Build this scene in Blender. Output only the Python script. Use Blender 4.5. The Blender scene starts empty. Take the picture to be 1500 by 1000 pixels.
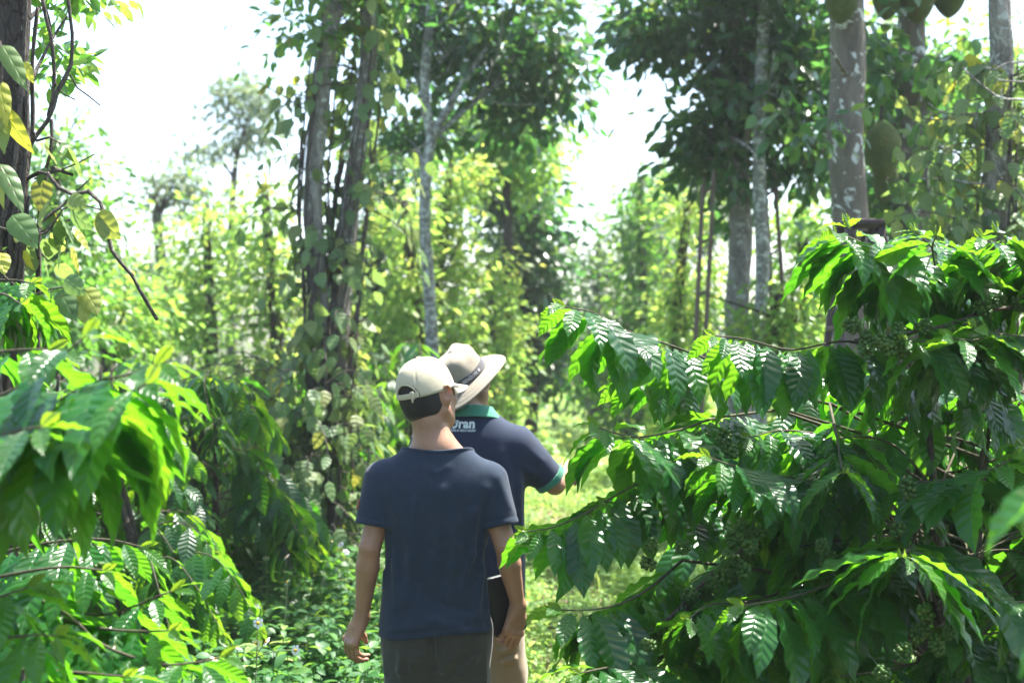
import bpy, math
import numpy as np
from mathutils import Vector
from mathutils.bvhtree import BVHTree

rng = np.random.default_rng(11)
S = bpy.context.scene
COL = S.collection
F = 2083.33          # focal length in photograph pixels (50 mm on 36 mm across 1500 px)
CH = 1.75            # camera height
UP = np.array([0., 0., 1.])

def P(x, y, d):
    """photograph pixel at true distance d -> point in the place"""
    return np.array([(x-750)/F*d, d, CH-(y-500)/F*d])

def nrm(v):
    v = np.asarray(v, float)
    return v/np.maximum(np.linalg.norm(v, axis=-1, keepdims=True), 1e-9)

# ------------------------------------------------------------------ objects
WLOC = {}
def tag(o, label=None, cat=None, group=None, kind=None):
    if label: o['label'] = label
    if cat: o['category'] = cat
    if group: o['group'] = group
    if kind: o['kind'] = kind
    return o

def thing(name, loc, label, cat, group=None):
    o = bpy.data.objects.new(name, None); COL.objects.link(o)
    o.location = Vector(loc); o.empty_display_size = .1
    WLOC[o] = np.array(loc, float)
    return tag(o, label, cat, group)

def mesh_obj(name, me, parent=None, mat=None, label=None):
    o = bpy.data.objects.new(name, me); COL.objects.link(o)
    if mat is not None: me.materials.append(mat)
    if parent is not None:
        o.parent = parent
    if label: o['label'] = label
    return o

def make_mesh(name, V, quads, uv=None, attrs=None, smooth=True, tris=None):
    me = bpy.data.meshes.new(name)
    V = np.asarray(V, np.float32)
    quads = np.asarray(quads, np.int32).reshape(-1, 4) if quads is not None and len(quads) else np.zeros((0, 4), np.int32)
    tris = np.asarray(tris, np.int32).reshape(-1, 3) if tris is not None and len(tris) else np.zeros((0, 3), np.int32)
    nl = quads.size + tris.size; nf = len(quads)+len(tris)
    me.vertices.add(len(V)); me.loops.add(nl); me.polygons.add(nf)
    me.vertices.foreach_set('co', V.ravel())
    li = np.concatenate([quads.ravel(), tris.ravel()])
    me.loops.foreach_set('vertex_index', li)
    st = np.concatenate([np.arange(len(quads))*4, quads.size+np.arange(len(tris))*3]).astype(np.int32)
    me.polygons.foreach_set('loop_start', st)
    me.polygons.foreach_set('use_smooth', np.full(nf, smooth))
    if uv is not None:
        l = me.uv_layers.new(name='UVMap')
        l.data.foreach_set('uv', np.asarray(uv, np.float32)[li].ravel())
    for k, a in (attrs or {}).items():
        at = me.attributes.new(k, 'FLOAT', 'POINT')
        at.data.foreach_set('value', np.asarray(a, np.float32))
    me.update(calc_edges=True); me.validate()
    return me

class Geo:
    """collects quads / tris into one mesh"""
    def __init__(s): s.V=[]; s.Q=[]; s.T=[]; s.n=0; s.uv=[]; s.r=[]; s.a=[]
    def add(s, V, Q=None, uv=None, r=None, a=None, T=None):
        V = np.asarray(V, float).reshape(-1, 3); m = len(V)
        s.V.append(V)
        if Q is not None and len(Q): s.Q.append(np.asarray(Q).reshape(-1, 4)+s.n)
        if T is not None and len(T): s.T.append(np.asarray(T).reshape(-1, 3)+s.n)
        s.uv.append(np.zeros((m, 2)) if uv is None else uv)
        s.r.append(np.zeros(m) if r is None else np.broadcast_to(r, (m,)))
        s.a.append(np.zeros(m) if a is None else np.broadcast_to(a, (m,)))
        s.n += m
    def build(s, name, parent, mat, label=None, smooth=True):
        if s.n == 0: return None
        V = np.concatenate(s.V)
        if parent is not None and parent in WLOC: V = V-WLOC[parent]
        me = make_mesh(name, V, np.concatenate(s.Q) if s.Q else None, np.concatenate(s.uv),
                       {'rnd': np.concatenate(s.r), 'age': np.concatenate(s.a)}, smooth,
                       np.concatenate(s.T) if s.T else None)
        return mesh_obj(name, me, parent, mat, label)

def resample(pts, step):
    pts = np.asarray(pts, float)
    if len(pts) > 2:                       # Catmull-Rom
        q = np.vstack([2*pts[0]-pts[1], pts, 2*pts[-1]-pts[-2]])
        out = []
        for i in range(1, len(q)-2):
            t = np.linspace(0, 1, 12, endpoint=False)[:, None]
            a, b, c, d = q[i-1], q[i], q[i+1], q[i+2]
            out.append(.5*((2*b)+(-a+c)*t+(2*a-5*b+4*c-d)*t*t+(-a+3*b-3*c+d)*t**3))
        pts = np.vstack(out+[pts[-1:]])
    seg = np.linalg.norm(np.diff(pts, axis=0), axis=1); s = np.concatenate([[0], np.cumsum(seg)])
    n = max(2, int(round(s[-1]/step))+1); u = np.linspace(0, s[-1], n)
    return np.stack([np.interp(u, s, pts[:, k]) for k in range(3)], 1)

def tube(g, pts, radii, sides=8, bump=0., rr=None, cap=True):
    pts = np.asarray(pts, float); n = len(pts)
    radii = np.interp(np.linspace(0, 1, n), np.linspace(0, 1, len(np.atleast_1d(radii))), np.atleast_1d(radii)) if np.ndim(radii) else np.full(n, radii)
    T = nrm(np.gradient(pts, axis=0))
    ref = np.array([1., 0, 0]) if abs(T[0][0]) < .8 else np.array([0, 1., 0])
    N = []; a = nrm(ref-T[0]*np.dot(ref, T[0]))
    for t in T:
        a = nrm(a-t*np.dot(a, t)); N.append(a)
    N = np.array(N); B = np.cross(T, N)
    th = np.linspace(0, 2*np.pi, sides, endpoint=False)
    R = radii[:, None]*np.ones(sides)
    if bump:
        ph = rng.random(6)*6.28
        L = np.linspace(0, n, n)[:, None]
        R = R*(1+bump*(np.sin(3*th+ph[0]+L*.35)+np.sin(5*th+ph[1]-L*.6)*.6+np.sin(2*th+L*1.1+ph[2])*.6+np.sin(th*7+ph[3]+L*2.3)*.35))
    V = pts[:, None]+R[..., None]*(np.cos(th)[None, :, None]*N[:, None]+np.sin(th)[None, :, None]*B[:, None])
    i, j = np.meshgrid(np.arange(n-1), np.arange(sides), indexing='ij'); j2 = (j+1) % sides
    Q = np.stack([i*sides+j, i*sides+j2, (i+1)*sides+j2, (i+1)*sides+j], -1).reshape(-1, 4)
    s = np.concatenate([[0], np.cumsum(np.linalg.norm(np.diff(pts, axis=0), axis=1))])
    uv = np.stack(np.broadcast_arrays(th[None]/6.283, s[:, None]), -1).reshape(-1, 2)
    V = V.reshape(-1, 3); Tt = None
    if cap:
        V = np.vstack([V, pts[-1]+T[-1]*radii[-1]*.5]); uv = np.vstack([uv, [[.5, s[-1]]]])
        b = (n-1)*sides; k = np.arange(sides)
        Tt = np.stack([b+k, b+(k+1) % sides, np.full(sides, n*sides)], 1)
    g.add(V, Q, uv, rng.random() if rr is None else rr, 0, Tt)

def box(g, c, size, R=None, bev=.0):
    """box with chamfered long edges"""
    hx, hy, hz = np.array(size)/2; b = min(bev, hx*.9, hy*.9) if bev else min(hx, hy)*.12
    o = np.array([[-hx+b, -hy], [hx-b, -hy], [hx, -hy+b], [hx, hy-b], [hx-b, hy], [-hx+b, hy], [-hx, hy-b], [-hx, -hy+b]])
    ins = o*np.array([1-b/hx*.7, 1-b/hy*.7])
    rings = [(ins, -hz), (o, -hz+b), (o, hz-b), (ins, hz)]
    V = np.vstack([np.c_[r, np.full(8, z)] for r, z in rings])
    Q = [[k*8+i, k*8+(i+1) % 8, (k+1)*8+(i+1) % 8, (k+1)*8+i] for k in range(3) for i in range(8)]
    Q += [[7, 2, 1, 0], [6, 3, 2, 7], [5, 4, 3, 6], [24, 25, 26, 31], [31, 26, 27, 30], [30, 27, 28, 29]]
    if R is not None: V = V@np.asarray(R).T
    g.add(V+np.asarray(c), Q, None, rng.random())

def rotm(rx=0, ry=0, rz=0):
    rx, ry, rz = map(math.radians, (rx, ry, rz))
    X = np.array([[1, 0, 0], [0, math.cos(rx), -math.sin(rx)], [0, math.sin(rx), math.cos(rx)]])
    Y = np.array([[math.cos(ry), 0, math.sin(ry)], [0, 1, 0], [-math.sin(ry), 0, math.cos(ry)]])
    Z = np.array([[math.cos(rz), -math.sin(rz), 0], [math.sin(rz), math.cos(rz), 0], [0, 0, 1]])
    return Z@Y@X

# ------------------------------------------------------------------ leaves
def outline_coffee(t): return np.clip(np.sin(np.pi*np.clip(t, 0, 1)**.95), 0, 1)**.9*(1-.5*np.clip((t-.8)/.2, 0, 1)**1.2)
def outline_heart(t): return np.clip(np.sin(np.pi*t**.62)**.7, 0, 1)*(1-.35*np.clip((t-.75)/.25, 0, 1))
def outline_oval(t): return np.clip(np.sin(np.pi*t**.9), 0, 1)**.75
def outline_blade(t): return np.clip(1-t, 0, 1)**.7*.9+.1*(t < .98)

def leaves(g, p, D, N, L, W, bend, rnd, age, nl=4, nw=2, outline=outline_oval, fold=.15, ruffle=0., wav=0., seed_phase=True, curl=0.):
    p = np.atleast_2d(p); n = len(p)
    D = nrm(np.broadcast_to(D, (n, 3))); N = np.broadcast_to(N, (n, 3)); N = nrm(N-D*np.sum(N*D, 1, keepdims=True)); B = np.cross(D, N)
    f = lambda a: np.broadcast_to(np.asarray(a, float), (n,))
    L, W, bend, rnd, age, fold, curl = map(f, (L, W, bend, rnd, age, fold, curl)); bend = np.where(np.abs(bend) < 1e-3, 1e-3, bend)
    t = np.linspace(0, 1, nl+1); s = np.linspace(-1, 1, nw+1)
    w = outline(t); w[0] = max(w[0], .03); w[-1] = max(w[-1]*0, .02)
    tt, ss = np.meshgrid(t, s, indexing='ij'); ww = np.broadcast_to(w[:, None], tt.shape)
    tt, ss, ww = tt.ravel(), ss.ravel(), ww.ravel()
    ph = rng.random((n, 4))*6.283
    side = np.where(ss >= 0, 0., 1.)
    fq = rng.uniform(3.5, 5.5, n)[:, None]
    wig = np.sin(6.283*fq*tt[None]+np.where(ss[None] >= 0, ph[:, :1], ph[:, 1:2]))
    x = ss[None]*ww[None]*W[:, None]/2*(1+wav*np.sin(6.283*fq*1.7*tt[None]+ph[:, 2:3]+side*2)*np.abs(ss[None]))
    th = bend[:, None]*tt[None]
    yy = L[:, None]*np.sin(th)/bend[:, None]; zz = -L[:, None]*(1-np.cos(th))/bend[:, None]
    zo = fold[:, None]*np.abs(x)+ruffle*W[:, None]*wig*ss[None]**2*np.minimum(ww, .8)[None]-curl[:, None]*W[:, None]*(ss[None]*ww[None])**2*.5
    sw = .04*L[:, None]*np.sin(2.5*tt[None]+ph[:, 3:4])*tt[None]
    V = (p[:, None]+D[:, None]*(yy+zo*np.sin(th))[..., None]+N[:, None]*(zz+zo*np.cos(th))[..., None]+B[:, None]*(x+sw)[..., None])
    T = len(tt); i, j = np.meshgrid(np.arange(nl), np.arange(nw), indexing='ij'); k = nw+1
    q = np.stack([i*k+j, i*k+j+1, (i+1)*k+j+1, (i+1)*k+j], -1).reshape(-1, 4)
    Q = (q[None]+(np.arange(n)*T)[:, None, None]).reshape(-1, 4)
    uv = np.broadcast_to(np.stack([ss*.5+.5, tt], -1)[None], (n, T, 2)).reshape(-1, 2)
    g.add(V.reshape(-1, 3), Q, uv, np.repeat(rnd, T), np.repeat(age, T))

# ------------------------------------------------------------------ materials
class NT:
    def __init__(s, name):
        s.m = bpy.data.materials.new(name); s.m.use_nodes = True; s.t = s.m.node_tree
        s.t.nodes.clear(); s.out = s.n('ShaderNodeOutputMaterial')
    def n(s, ty, **kw):
        o = s.t.nodes.new(ty)
        for k, v in kw.items(): setattr(o, k, v)
        return o
    def set(s, sock, v):
        if isinstance(v, bpy.types.NodeSocket): s.t.links.new(v, sock)
        elif v is not None:
            if hasattr(sock.default_value, '__len__') and not hasattr(v, '__len__'): v = (v, v, v)
            if hasattr(v, '__len__') and len(v) == 3 and len(sock.default_value) == 4: v = (*v, 1)
            sock.default_value = v
    def m_(s, op, a, b=None, c=None, clamp=False):
        o = s.n('ShaderNodeMath', operation=op, use_clamp=clamp)
        for i, v in enumerate((a, b, c)):
            if v is not None: s.set(o.inputs[i], v)
        return o.outputs[0]
    def mix(s, f, a, b, blend='MIX'):
        o = s.n('ShaderNodeMix', data_type='RGBA', blend_type=blend)
        s.set(o.inputs[0], f); s.set(o.inputs[6], a); s.set(o.inputs[7], b); return o.outputs[2]
    def noise(s, sc, detail=3, vec=None, rough=.55, out=0, dist=0.):
        o = s.n('ShaderNodeTexNoise'); o.inputs['Scale'].default_value = sc; o.inputs['Detail'].default_value = detail
        o.inputs['Roughness'].default_value = rough; o.inputs['Distortion'].default_value = dist
        if vec is not None: s.set(o.inputs['Vector'], vec)
        return o.outputs[out]
    def ramp(s, f, stops):
        o = s.n('ShaderNodeValToRGB'); e = o.color_ramp.elements
        while len(e) < len(stops): e.new(.5)
        for k, (pos, c) in enumerate(stops):
            e[k].position = pos; e[k].color = (*c, 1) if hasattr(c, '__len__') else (c, c, c, 1)
        s.set(o.inputs[0], f); return o.outputs[0]
    def obj(s): return s.n('ShaderNodeTexCoord').outputs['Object']
    def attr(s, name): return s.n('ShaderNodeAttribute', attribute_name=name).outputs['Fac']
    def bump(s, h, strength=.5, dist=.01, normal=None):
        o = s.n('ShaderNodeBump'); o.inputs['Strength'].default_value = strength; o.inputs['Distance'].default_value = dist
        s.set(o.inputs['Height'], h)
        if normal is not None: s.set(o.inputs['Normal'], normal)
        return o.outputs[0]
    def pbsdf(s, color, rough=.6, spec=.5, normal=None, **kw):
        o = s.n('ShaderNodeBsdfPrincipled'); s.set(o.inputs['Base Color'], color); s.set(o.inputs['Roughness'], rough)
        s.set(o.inputs['Specular IOR Level'], spec)
        if normal is not None: s.set(o.inputs['Normal'], normal)
        for k, v in kw.items(): s.set(o.inputs[k.replace('_', ' ')], v)
        return o.outputs[0]
    def done(s, sh): s.t.links.new(sh, s.out.inputs['Surface']); return s.m

def leaf_mat(name, cols, trans, tfac=.4, rough=.35, spec=.5, veins=0, vein_col=None, young=None, quilt=.0, blotch=0.):
    """cols: three leaf colours spread over the random value; young: colour for age 1"""
    k = NT(name); r = k.attr('rnd'); uvn = k.n('ShaderNodeSeparateXYZ'); k.set(uvn.inputs[0], k.n('ShaderNodeTexCoord').outputs['UV'])
    u, v = uvn.outputs[0], uvn.outputs[1]
    c = k.ramp(r, [(0, cols[0]), (.55, cols[1]), (1, cols[2])])
    tc = k.ramp(r, [(0, trans[0]), (.55, trans[1]), (1, trans[2])])
    if young is not None:
        a = k.attr('age'); c = k.mix(a, c, young[0]); tc = k.mix(a, tc, young[1])
    nz = k.noise(9., 2, k.obj())
    c = k.mix(k.m_('MULTIPLY', nz, .5), c, k.mix(1., c, (.55, .6, .5), 'MULTIPLY'))
    if blotch:
        b = k.m_('GREATER_THAN', k.noise(60., 3, k.obj()), 1-blotch)
        c = k.mix(k.m_('MULTIPLY', b, .7), c, (.10, .075, .02)); tc = k.mix(k.m_('MULTIPLY', b, .7), tc, (.2, .13, .02))
    nor = None
    if veins:
        au = k.m_('ABSOLUTE', k.m_('SUBTRACT', u, .5))
        ph = k.m_('MULTIPLY', k.m_('SUBTRACT', v, k.m_('MULTIPLY', au, .22)), veins*math.pi)
        sn = k.m_('ABSOLUTE', k.m_('SINE', ph))
        puff = k.m_('POWER', sn, 1.5)
        mid = k.m_('MULTIPLY', au, 14., clamp=True)
        h = k.m_('MULTIPLY', puff, k.m_('ADD', k.m_('MULTIPLY', mid, .8), .2))
        vm = k.m_('SUBTRACT', 1., k.m_('MULTIPLY', k.m_('MULTIPLY', sn, 5., clamp=True), k.m_('MULTIPLY', au, 34., clamp=True)))
        vc = vein_col or (.2, .3, .08)
        c = k.mix(k.m_('MULTIPLY', vm, .32), c, vc)
        tc = k.mix(k.m_('MULTIPLY', vm, .3), tc, k.mix(1., tc, (.6, .65, .5), 'MULTIPLY'))
        hh = k.m_('ADD', h, k.m_('MULTIPLY', k.noise(140., 2, k.obj()), .10))
        nor = k.bump(hh, quilt or .6, .0060)
    rg = k.m_('ADD', rough-.07, k.m_('MULTIPLY', nz, .14))
    pb = k.pbsdf(c, rg, spec, nor)
    tr = k.n('ShaderNodeBsdfTranslucent'); k.set(tr.inputs[0], tc)
    if nor is not None: k.set(tr.inputs['Normal'], nor)
    mx = k.n('ShaderNodeMixShader'); mx.inputs[0].default_value = tfac
    k.t.links.new(pb, mx.inputs[1]); k.t.links.new(tr.outputs[0], mx.inputs[2])
    return k.done(mx.outputs[0])

def bark_mat(name, base, dark, lichen=None, lich=.5, sc=14., bs=.8, cracks=.6):
    k = NT(name); o = k.obj()
    mp = k.n('ShaderNodeMapping'); mp.inputs['Scale'].default_value = (1, 1, .35); k.set(mp.inputs[0], o)
    n1 = k.noise(sc, 7, mp.outputs[0], .7, dist=.6); n2 = k.noise(sc*4, 5, mp.outputs[0], .65); vo = k.n('ShaderNodeTexVoronoi', feature='DISTANCE_TO_EDGE'); vo.inputs['Scale'].default_value = sc*2.2; k.set(vo.inputs['Vector'], k.mix(.06, mp.outputs[0], k.noise(sc, 4, mp.outputs[0], out=1))); crk = k.ramp(vo.outputs['Distance'], [(0, 1-cracks), (.09, 1)])
    c = k.ramp(n1, [(.3, dark), (.62, base)])
    c = k.mix(k.m_('MULTIPLY', n2, .5), c, k.mix(1., c, (.45, .43, .4), 'MULTIPLY'))
    c = k.mix(crk, k.mix(1., c, (.35, .33, .3), 'MULTIPLY'), c)
    if lichen is not None:
        n3 = k.noise(sc*.9, 6, o, .68, dist=.5)
        f = k.ramp(n3, [(lich, 0), (lich+.02, 1)])
        c = k.mix(k.m_('MULTIPLY', f, .85), c, lichen)
    h = k.m_('ADD', k.m_('ADD', n1, k.m_('MULTIPLY', n2, .6)), k.m_('MULTIPLY', crk, .5))
    return k.done(k.pbsdf(c, .9, .25, k.bump(h, bs, .03)))

def cloth_mat(name, col, var=.25, weave=900., sheen=.25, rough=.9, fade=None):
    k = NT(name); o = k.obj()
    n1 = k.noise(7., 4, o); n2 = k.noise(weave, 2, o); n3 = k.noise(45., 3, o)
    c = k.mix(k.m_('MULTIPLY', n1, var*2), col, tuple(x*.7 for x in col))
    if fade is not None: c = k.mix(k.ramp(n3, [(.5, 0), (.75, .5)]), c, fade)
    h = k.m_('ADD', k.m_('MULTIPLY', n2, .25), k.m_('MULTIPLY', n3, .6))
    return k.done(k.pbsdf(c, rough, .2, k.bump(h, .35, .003), Sheen_Weight=sheen, Sheen_Roughness=.5))

def plain_mat(name, col, rough=.6, spec=.4, bs=.2, sc=60., var=.3, **kw):
    k = NT(name); o = k.obj(); n = k.noise(sc, 4, o)
    c = k.mix(k.m_('MULTIPLY', n, var*1.6), col, tuple(x*.6 for x in col))
    return k.done(k.pbsdf(c, rough, spec, k.bump(n, bs, .004), **kw))
EXPO = 2.25; HAZE = .001
# ------------------------------------------------------------------ plant materials
M = {}
M['coffee'] = leaf_mat('coffee leaf', [(.006, .045, .012), (.011, .082, .014), (.036, .125, .016)],
                       [(.10, .42, .015), (.18, .56, .015), (.28, .58, .02)], .39, .29, .45, blotch=.31, veins=9, vein_col=(.09, .2, .06),
                       young=((.07, .15, .02), (.38, .6, .03)), quilt=.42)
M['coffee_far'] = leaf_mat('coffee leaf in the rows', [(.009, .05, .017), (.017, .078, .02), (.042, .115, .02)],
                       [(.10, .38, .02), (.2, .5, .02), (.36, .55, .02)], .45, .36, .38, blotch=.31, veins=9, vein_col=(.09, .2, .06),
                       young=((.08, .16, .02), (.4, .58, .04)), quilt=.38)
M['pepper'] = leaf_mat('pepper leaf', [(.07, .14, .055), (.12, .19, .07), (.20, .22, .06)],
                       [(.22, .42, .09), (.34, .5, .10), (.55, .52, .08)], .35, .5, .35, veins=4, vein_col=(.2, .25, .1), quilt=.4, blotch=.33,
                       young=((.36, .36, .04), (.72, .72, .06)))
M['dark_leaf'] = leaf_mat('dark glossy leaf', [(.014, .045, .022), (.022, .068, .024), (.06, .11, .022)],
                       [(.07, .26, .06), (.13, .38, .06), (.38, .5, .07)], .36, .32, .5)
M['mid_leaf'] = leaf_mat('mid green leaf', [(.03, .09, .028), (.055, .145, .03), (.12, .19, .04)],
                       [(.12, .4, .05), (.25, .56, .06), (.5, .64, .09)], .42, .42, .4)
M['lime_leaf'] = leaf_mat('bright light leaf', [(.06, .15, .03), (.10, .21, .04), (.20, .27, .06)],
                       [(.26, .58, .07), (.42, .7, .09), (.72, .78, .13)], .42, .42, .4)
M['yellow_leaf'] = leaf_mat('yellowing vine leaf', [(.08, .17, .035), (.14, .24, .055), (.27, .30, .07)],
                       [(.30, .6, .08), (.5, .74, .12), (.85, .84, .18)], .45, .45, .4)
M['hazed_leaf'] = leaf_mat('grey green leaf paled by haze', [(.07, .12, .07), (.10, .16, .09), (.16, .2, .09)],
                       [(.2, .34, .14), (.3, .42, .18), (.45, .5, .2)], .35, .5, .3)  # paleness of distance haze is put into these leaf colours
M['herb'] = leaf_mat('herb leaf', [(.022, .09, .028), (.035, .12, .032), (.07, .17, .03)],
                       [(.10, .36, .05), (.18, .46, .05), (.34, .55, .05)], .34, .5, .3)
M['grass'] = leaf_mat('path herb leaf', [(.10, .20, .045), (.15, .28, .065), (.25, .32, .10)],
                       [(.36, .66, .10), (.52, .76, .13), (.74, .8, .2)], .38, .5, .3)
M['bark'] = bark_mat('grey bark', (.38, .36, .32), (.13, .115, .10), (.50, .52, .47), .57, 14, .8, .4)
M['bark_pale'] = bark_mat('pale lichen bark', (.30, .30, .27), (.12, .115, .10), (.55, .57, .53), .52, 20, .6, .15)
M['bark_jack'] = bark_mat('jackfruit bark', (.21, .185, .15), (.10, .085, .07), (.62, .64, .60), .56, 9, .4, 0.)
M['bark_dark'] = bark_mat('dark bark', (.10, .085, .075), (.03, .026, .022), (.3, .31, .28), .63)
M['vine_wood'] = bark_mat('vine stem', (.19, .165, .14), (.07, .06, .05), None, .6, 30)
M['twig'] = bark_mat('coffee twig', (.13, .12, .075), (.06, .05, .035), None, .6, 40, .3)
M['twig_green'] = plain_mat('green twig', (.16, .2, .09), .5, .4)
M['coffee_wood'] = bark_mat('coffee wood', (.16, .13, .10), (.05, .04, .032), None, .6, 25)
M['cherry'] = leaf_mat('green coffee cherry', [(.03, .085, .012), (.045, .11, .016), (.085, .14, .022)], [(.15, .34, .03)]*3, .15, .42, .3)

def orth_side(T):
    s = np.cross(T, UP); l = np.linalg.norm(s)
    return s/l if l > .15 else nrm(rng.normal(size=3)*np.array([1, 1, .1]))

def spray(gl, gb, pts, L=.19, step=.047, bare=.15, young=True, res=(16, 6), rad=(.0045, .002), droop=1., gap=.04, rmul=1., wr=1.):
    """one coffee branch, pts run tip -> base; leaf pairs droop from it"""
    line = resample(pts, step); n = len(line)
    tube(gb, resample(pts, .03)[::-1], rad, 6)
    T = -nrm(np.gradient(line, axis=0))       # towards the tip
    p, D, N, LL, W, bd, rn, ag, fo = [], [], [], [], [], [], [], [], []
    up0, bd0 = rng.uniform(-.7, -.2), rng.uniform(.6, 1.05)
    for k in range(int(n*(1-bare))):
        sd = orth_side(T[k]); size = min(1., .36+.22*k)
        for sg in (-1, 1):
            if k > 1 and rng.random() < gap: continue
            j = rng.normal(size=3)*.10
            if k == 0: d = T[k]*.8+sd*sg*.55-UP*.10*droop+j
            elif k == 1: d = T[k]*.55+sd*sg*.8-UP*.35*droop+j
            else: d = T[k]*rng.uniform(.05, .45)+sd*sg*.7+UP*(up0+rng.normal()*.13)*droop+j
            d = nrm(d); nn = UP*.8+sd*sg*.45+rng.normal(size=3)*.2
            p.append(line[k]+d*.012); D.append(d); N.append(nn)
            l = L*1.04*size*rng.uniform(.82, 1.14); LL.append(l); W.append(l*rng.uniform(.34, .42)*wr)
            bd.append((bd0+rng.normal()*.22)*droop); rn.append(np.clip(rng.beta(2, 2.6)*rmul, 0, 1))
            ag.append((.4 if k == 0 else .16 if k == 1 else max(0, rng.normal(.0, .09)))*(1 if young else .4)); fo.append(rng.uniform(.05, .3))
    if young:                                  # the little bud leaves at the tip
        for sg in (-1, 1):
            p.append(line[0]); D.append(T[0]+UP*.5+orth_side(T[0])*sg*.25); N.append(orth_side(T[0])*sg+UP*.2)
            LL.append(L*.22); W.append(L*.07); bd.append(.2); rn.append(.8); ag.append(1); fo.append(.4)
    leaves(gl, np.array(p), np.array(D), np.array(N), LL, W, bd, rn, ag, res[0], res[1], outline_coffee, fo, .075, .06)

def berry_mesh(seed):
    r = np.random.default_rng(seed); g = Geo(); import bmesh
    bm = bmesh.new(); bmesh.ops.create_icosphere(bm, subdivisions=2, radius=1.)
    sv = np.array([v.co[:] for v in bm.verts]); sf = np.array([[v.index for v in f.verts] for f in bm.faces]); bm.free()
    pts = []
    tries = 0
    while len(pts) < 30 and tries < 3000:
        tries += 1
        q = nrm(r.normal(size=3))*np.array([1.25, 1, .85])*.026*r.uniform(.7, 1.05)
        if all(np.linalg.norm(q-o) > .0118 for o in pts): pts.append(q)
    for q in pts:
        rad = r.uniform(.0066, .0082); ax = nrm(q)
        s = sv*rad; s = s+np.outer(s@ax, ax)*.18
        uvv = np.zeros((len(sv), 2))
        tip = (sv@ax) > .93
        g.add(s*np.where(tip, .92, 1.)[:, None]+q, None, uvv, r.random(), 0, sf)
    V = np.concatenate(g.V); me = make_mesh('cherry cluster', V, None, np.concatenate(g.uv), {'rnd': np.concatenate(g.r), 'age': np.zeros(len(V))}, True, np.concatenate(g.T))
    me.materials.append(M['cherry']); return me
BERRY = [berry_mesh(s) for s in (3, 4, 5)]

def clusters(parent, pts, scale=1.):
    for i, q in enumerate(pts):
        o = bpy.data.objects.new('cherry_cluster', BERRY[i % 3]); COL.objects.link(o); o.parent = parent
        o.location = Vector(np.asarray(q)-WLOC[parent]); o.rotation_euler = rng.random(3)*6.28
        o.scale = [scale*rng.uniform(.85, 1.15)]*3

def arch(base, az, length, rise, drop, n=5):
    """branch leaving base at azimuth az, rising then arching down; returned tip first"""
    u = np.linspace(0, 1, n); h = np.array([math.cos(az), math.sin(az), 0])
    pts = base+u[:, None]*length*h+UP*(rise*np.sin(np.pi*.5*u*1.3)-drop*u**2.2)[:, None]
    pts[1:] += rng.normal(size=(n-1, 3))*length*.025
    return pts[::-1]

def coffee_bush(loc, label, group, hand=(), fill=0, height=1.9, radius=.95, az=(0, 6.283), L=.19, res=(16, 6), fill_res=(10, 4), berries=(), mat='coffee', stems=3, zmin=.3, wood=(), step=.05, stem_h=None, bsc=.78):
    t = thing('coffee_bush', loc, label, 'coffee bush', group); loc = np.array(loc, float)
    gs, gb, gl = Geo(), Geo(), Geo()
    tops = []
    for s in range(stems):
        a = rng.random()*6.28; off = np.array([math.cos(a), math.sin(a), 0])
        top = loc+off*rng.uniform(.15, .35)*radius+UP*(stem_h or height*.9)
        mid = loc+off*radius*.12+UP*height*.45+rng.normal(size=3)*.04
        base = loc+off*.05-UP*.05
        tube(gs, resample([base, mid, top], .08), (.028, .02, .009), 8, .12); tops.append((base, mid, top))
    for h in hand:
        pts = [P(*q) for q in h['p']]
        spray(gl, gb, pts, h.get('L', L), h.get('step', step*.70), h.get('bare', .12)*.7, h.get('young', True), res, h.get('rad', (.005, .0021)), h.get('droop', 1.), rmul=h.get('rm', 1.), wr=h.get('wr', 1.))
        # the branch goes on, bare, to the nearest stem
        b = pts[-1]; sb = tops[rng.integers(len(tops))]; u = np.clip((b[2]-loc[2])/height-.08, .1, .95)
        st = sb[0]*(1-u)+sb[2]*u
        tube(gb, resample([st, (st+b)/2+UP*.03, b], .05), (.0065, .0048), 6)
    for i in range(fill):
        sb = tops[rng.integers(len(tops))]; u = rng.uniform(zmin, 1.)**.9
        b = sb[0]*(1-u)**2+2*u*(1-u)*sb[1]+u*u*sb[2]
        a = rng.uniform(*az); ln = radius*rng.uniform(.6, 1.05)*(1.15-.5*u**2)
        spray(gl, gb, arch(b, a, ln, ln*rng.uniform(.2, .5), ln*rng.uniform(.35, .8)), L*rng.uniform(.85, 1.1), step*1.05, .3, rng.random() < .6, fill_res)
    gs.build('stem', t, M['coffee_wood']); gb.build('branch', t, M['twig']); gl.build('foliage', t, M[mat])
    for w in wood:
        g = Geo(); tube(g, resample([P(*q) for q in w], .03), (.010, .006, .004), 7, .15); g.build('bare_branch', t, M['coffee_wood'])
    if len(berries): clusters(t, berries, bsc)
    return t

def along(pts, step, jit=.01):
    l = resample([P(*q) for q in pts], step)
    return list(l+rng.normal(size=l.shape)*jit)

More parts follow.
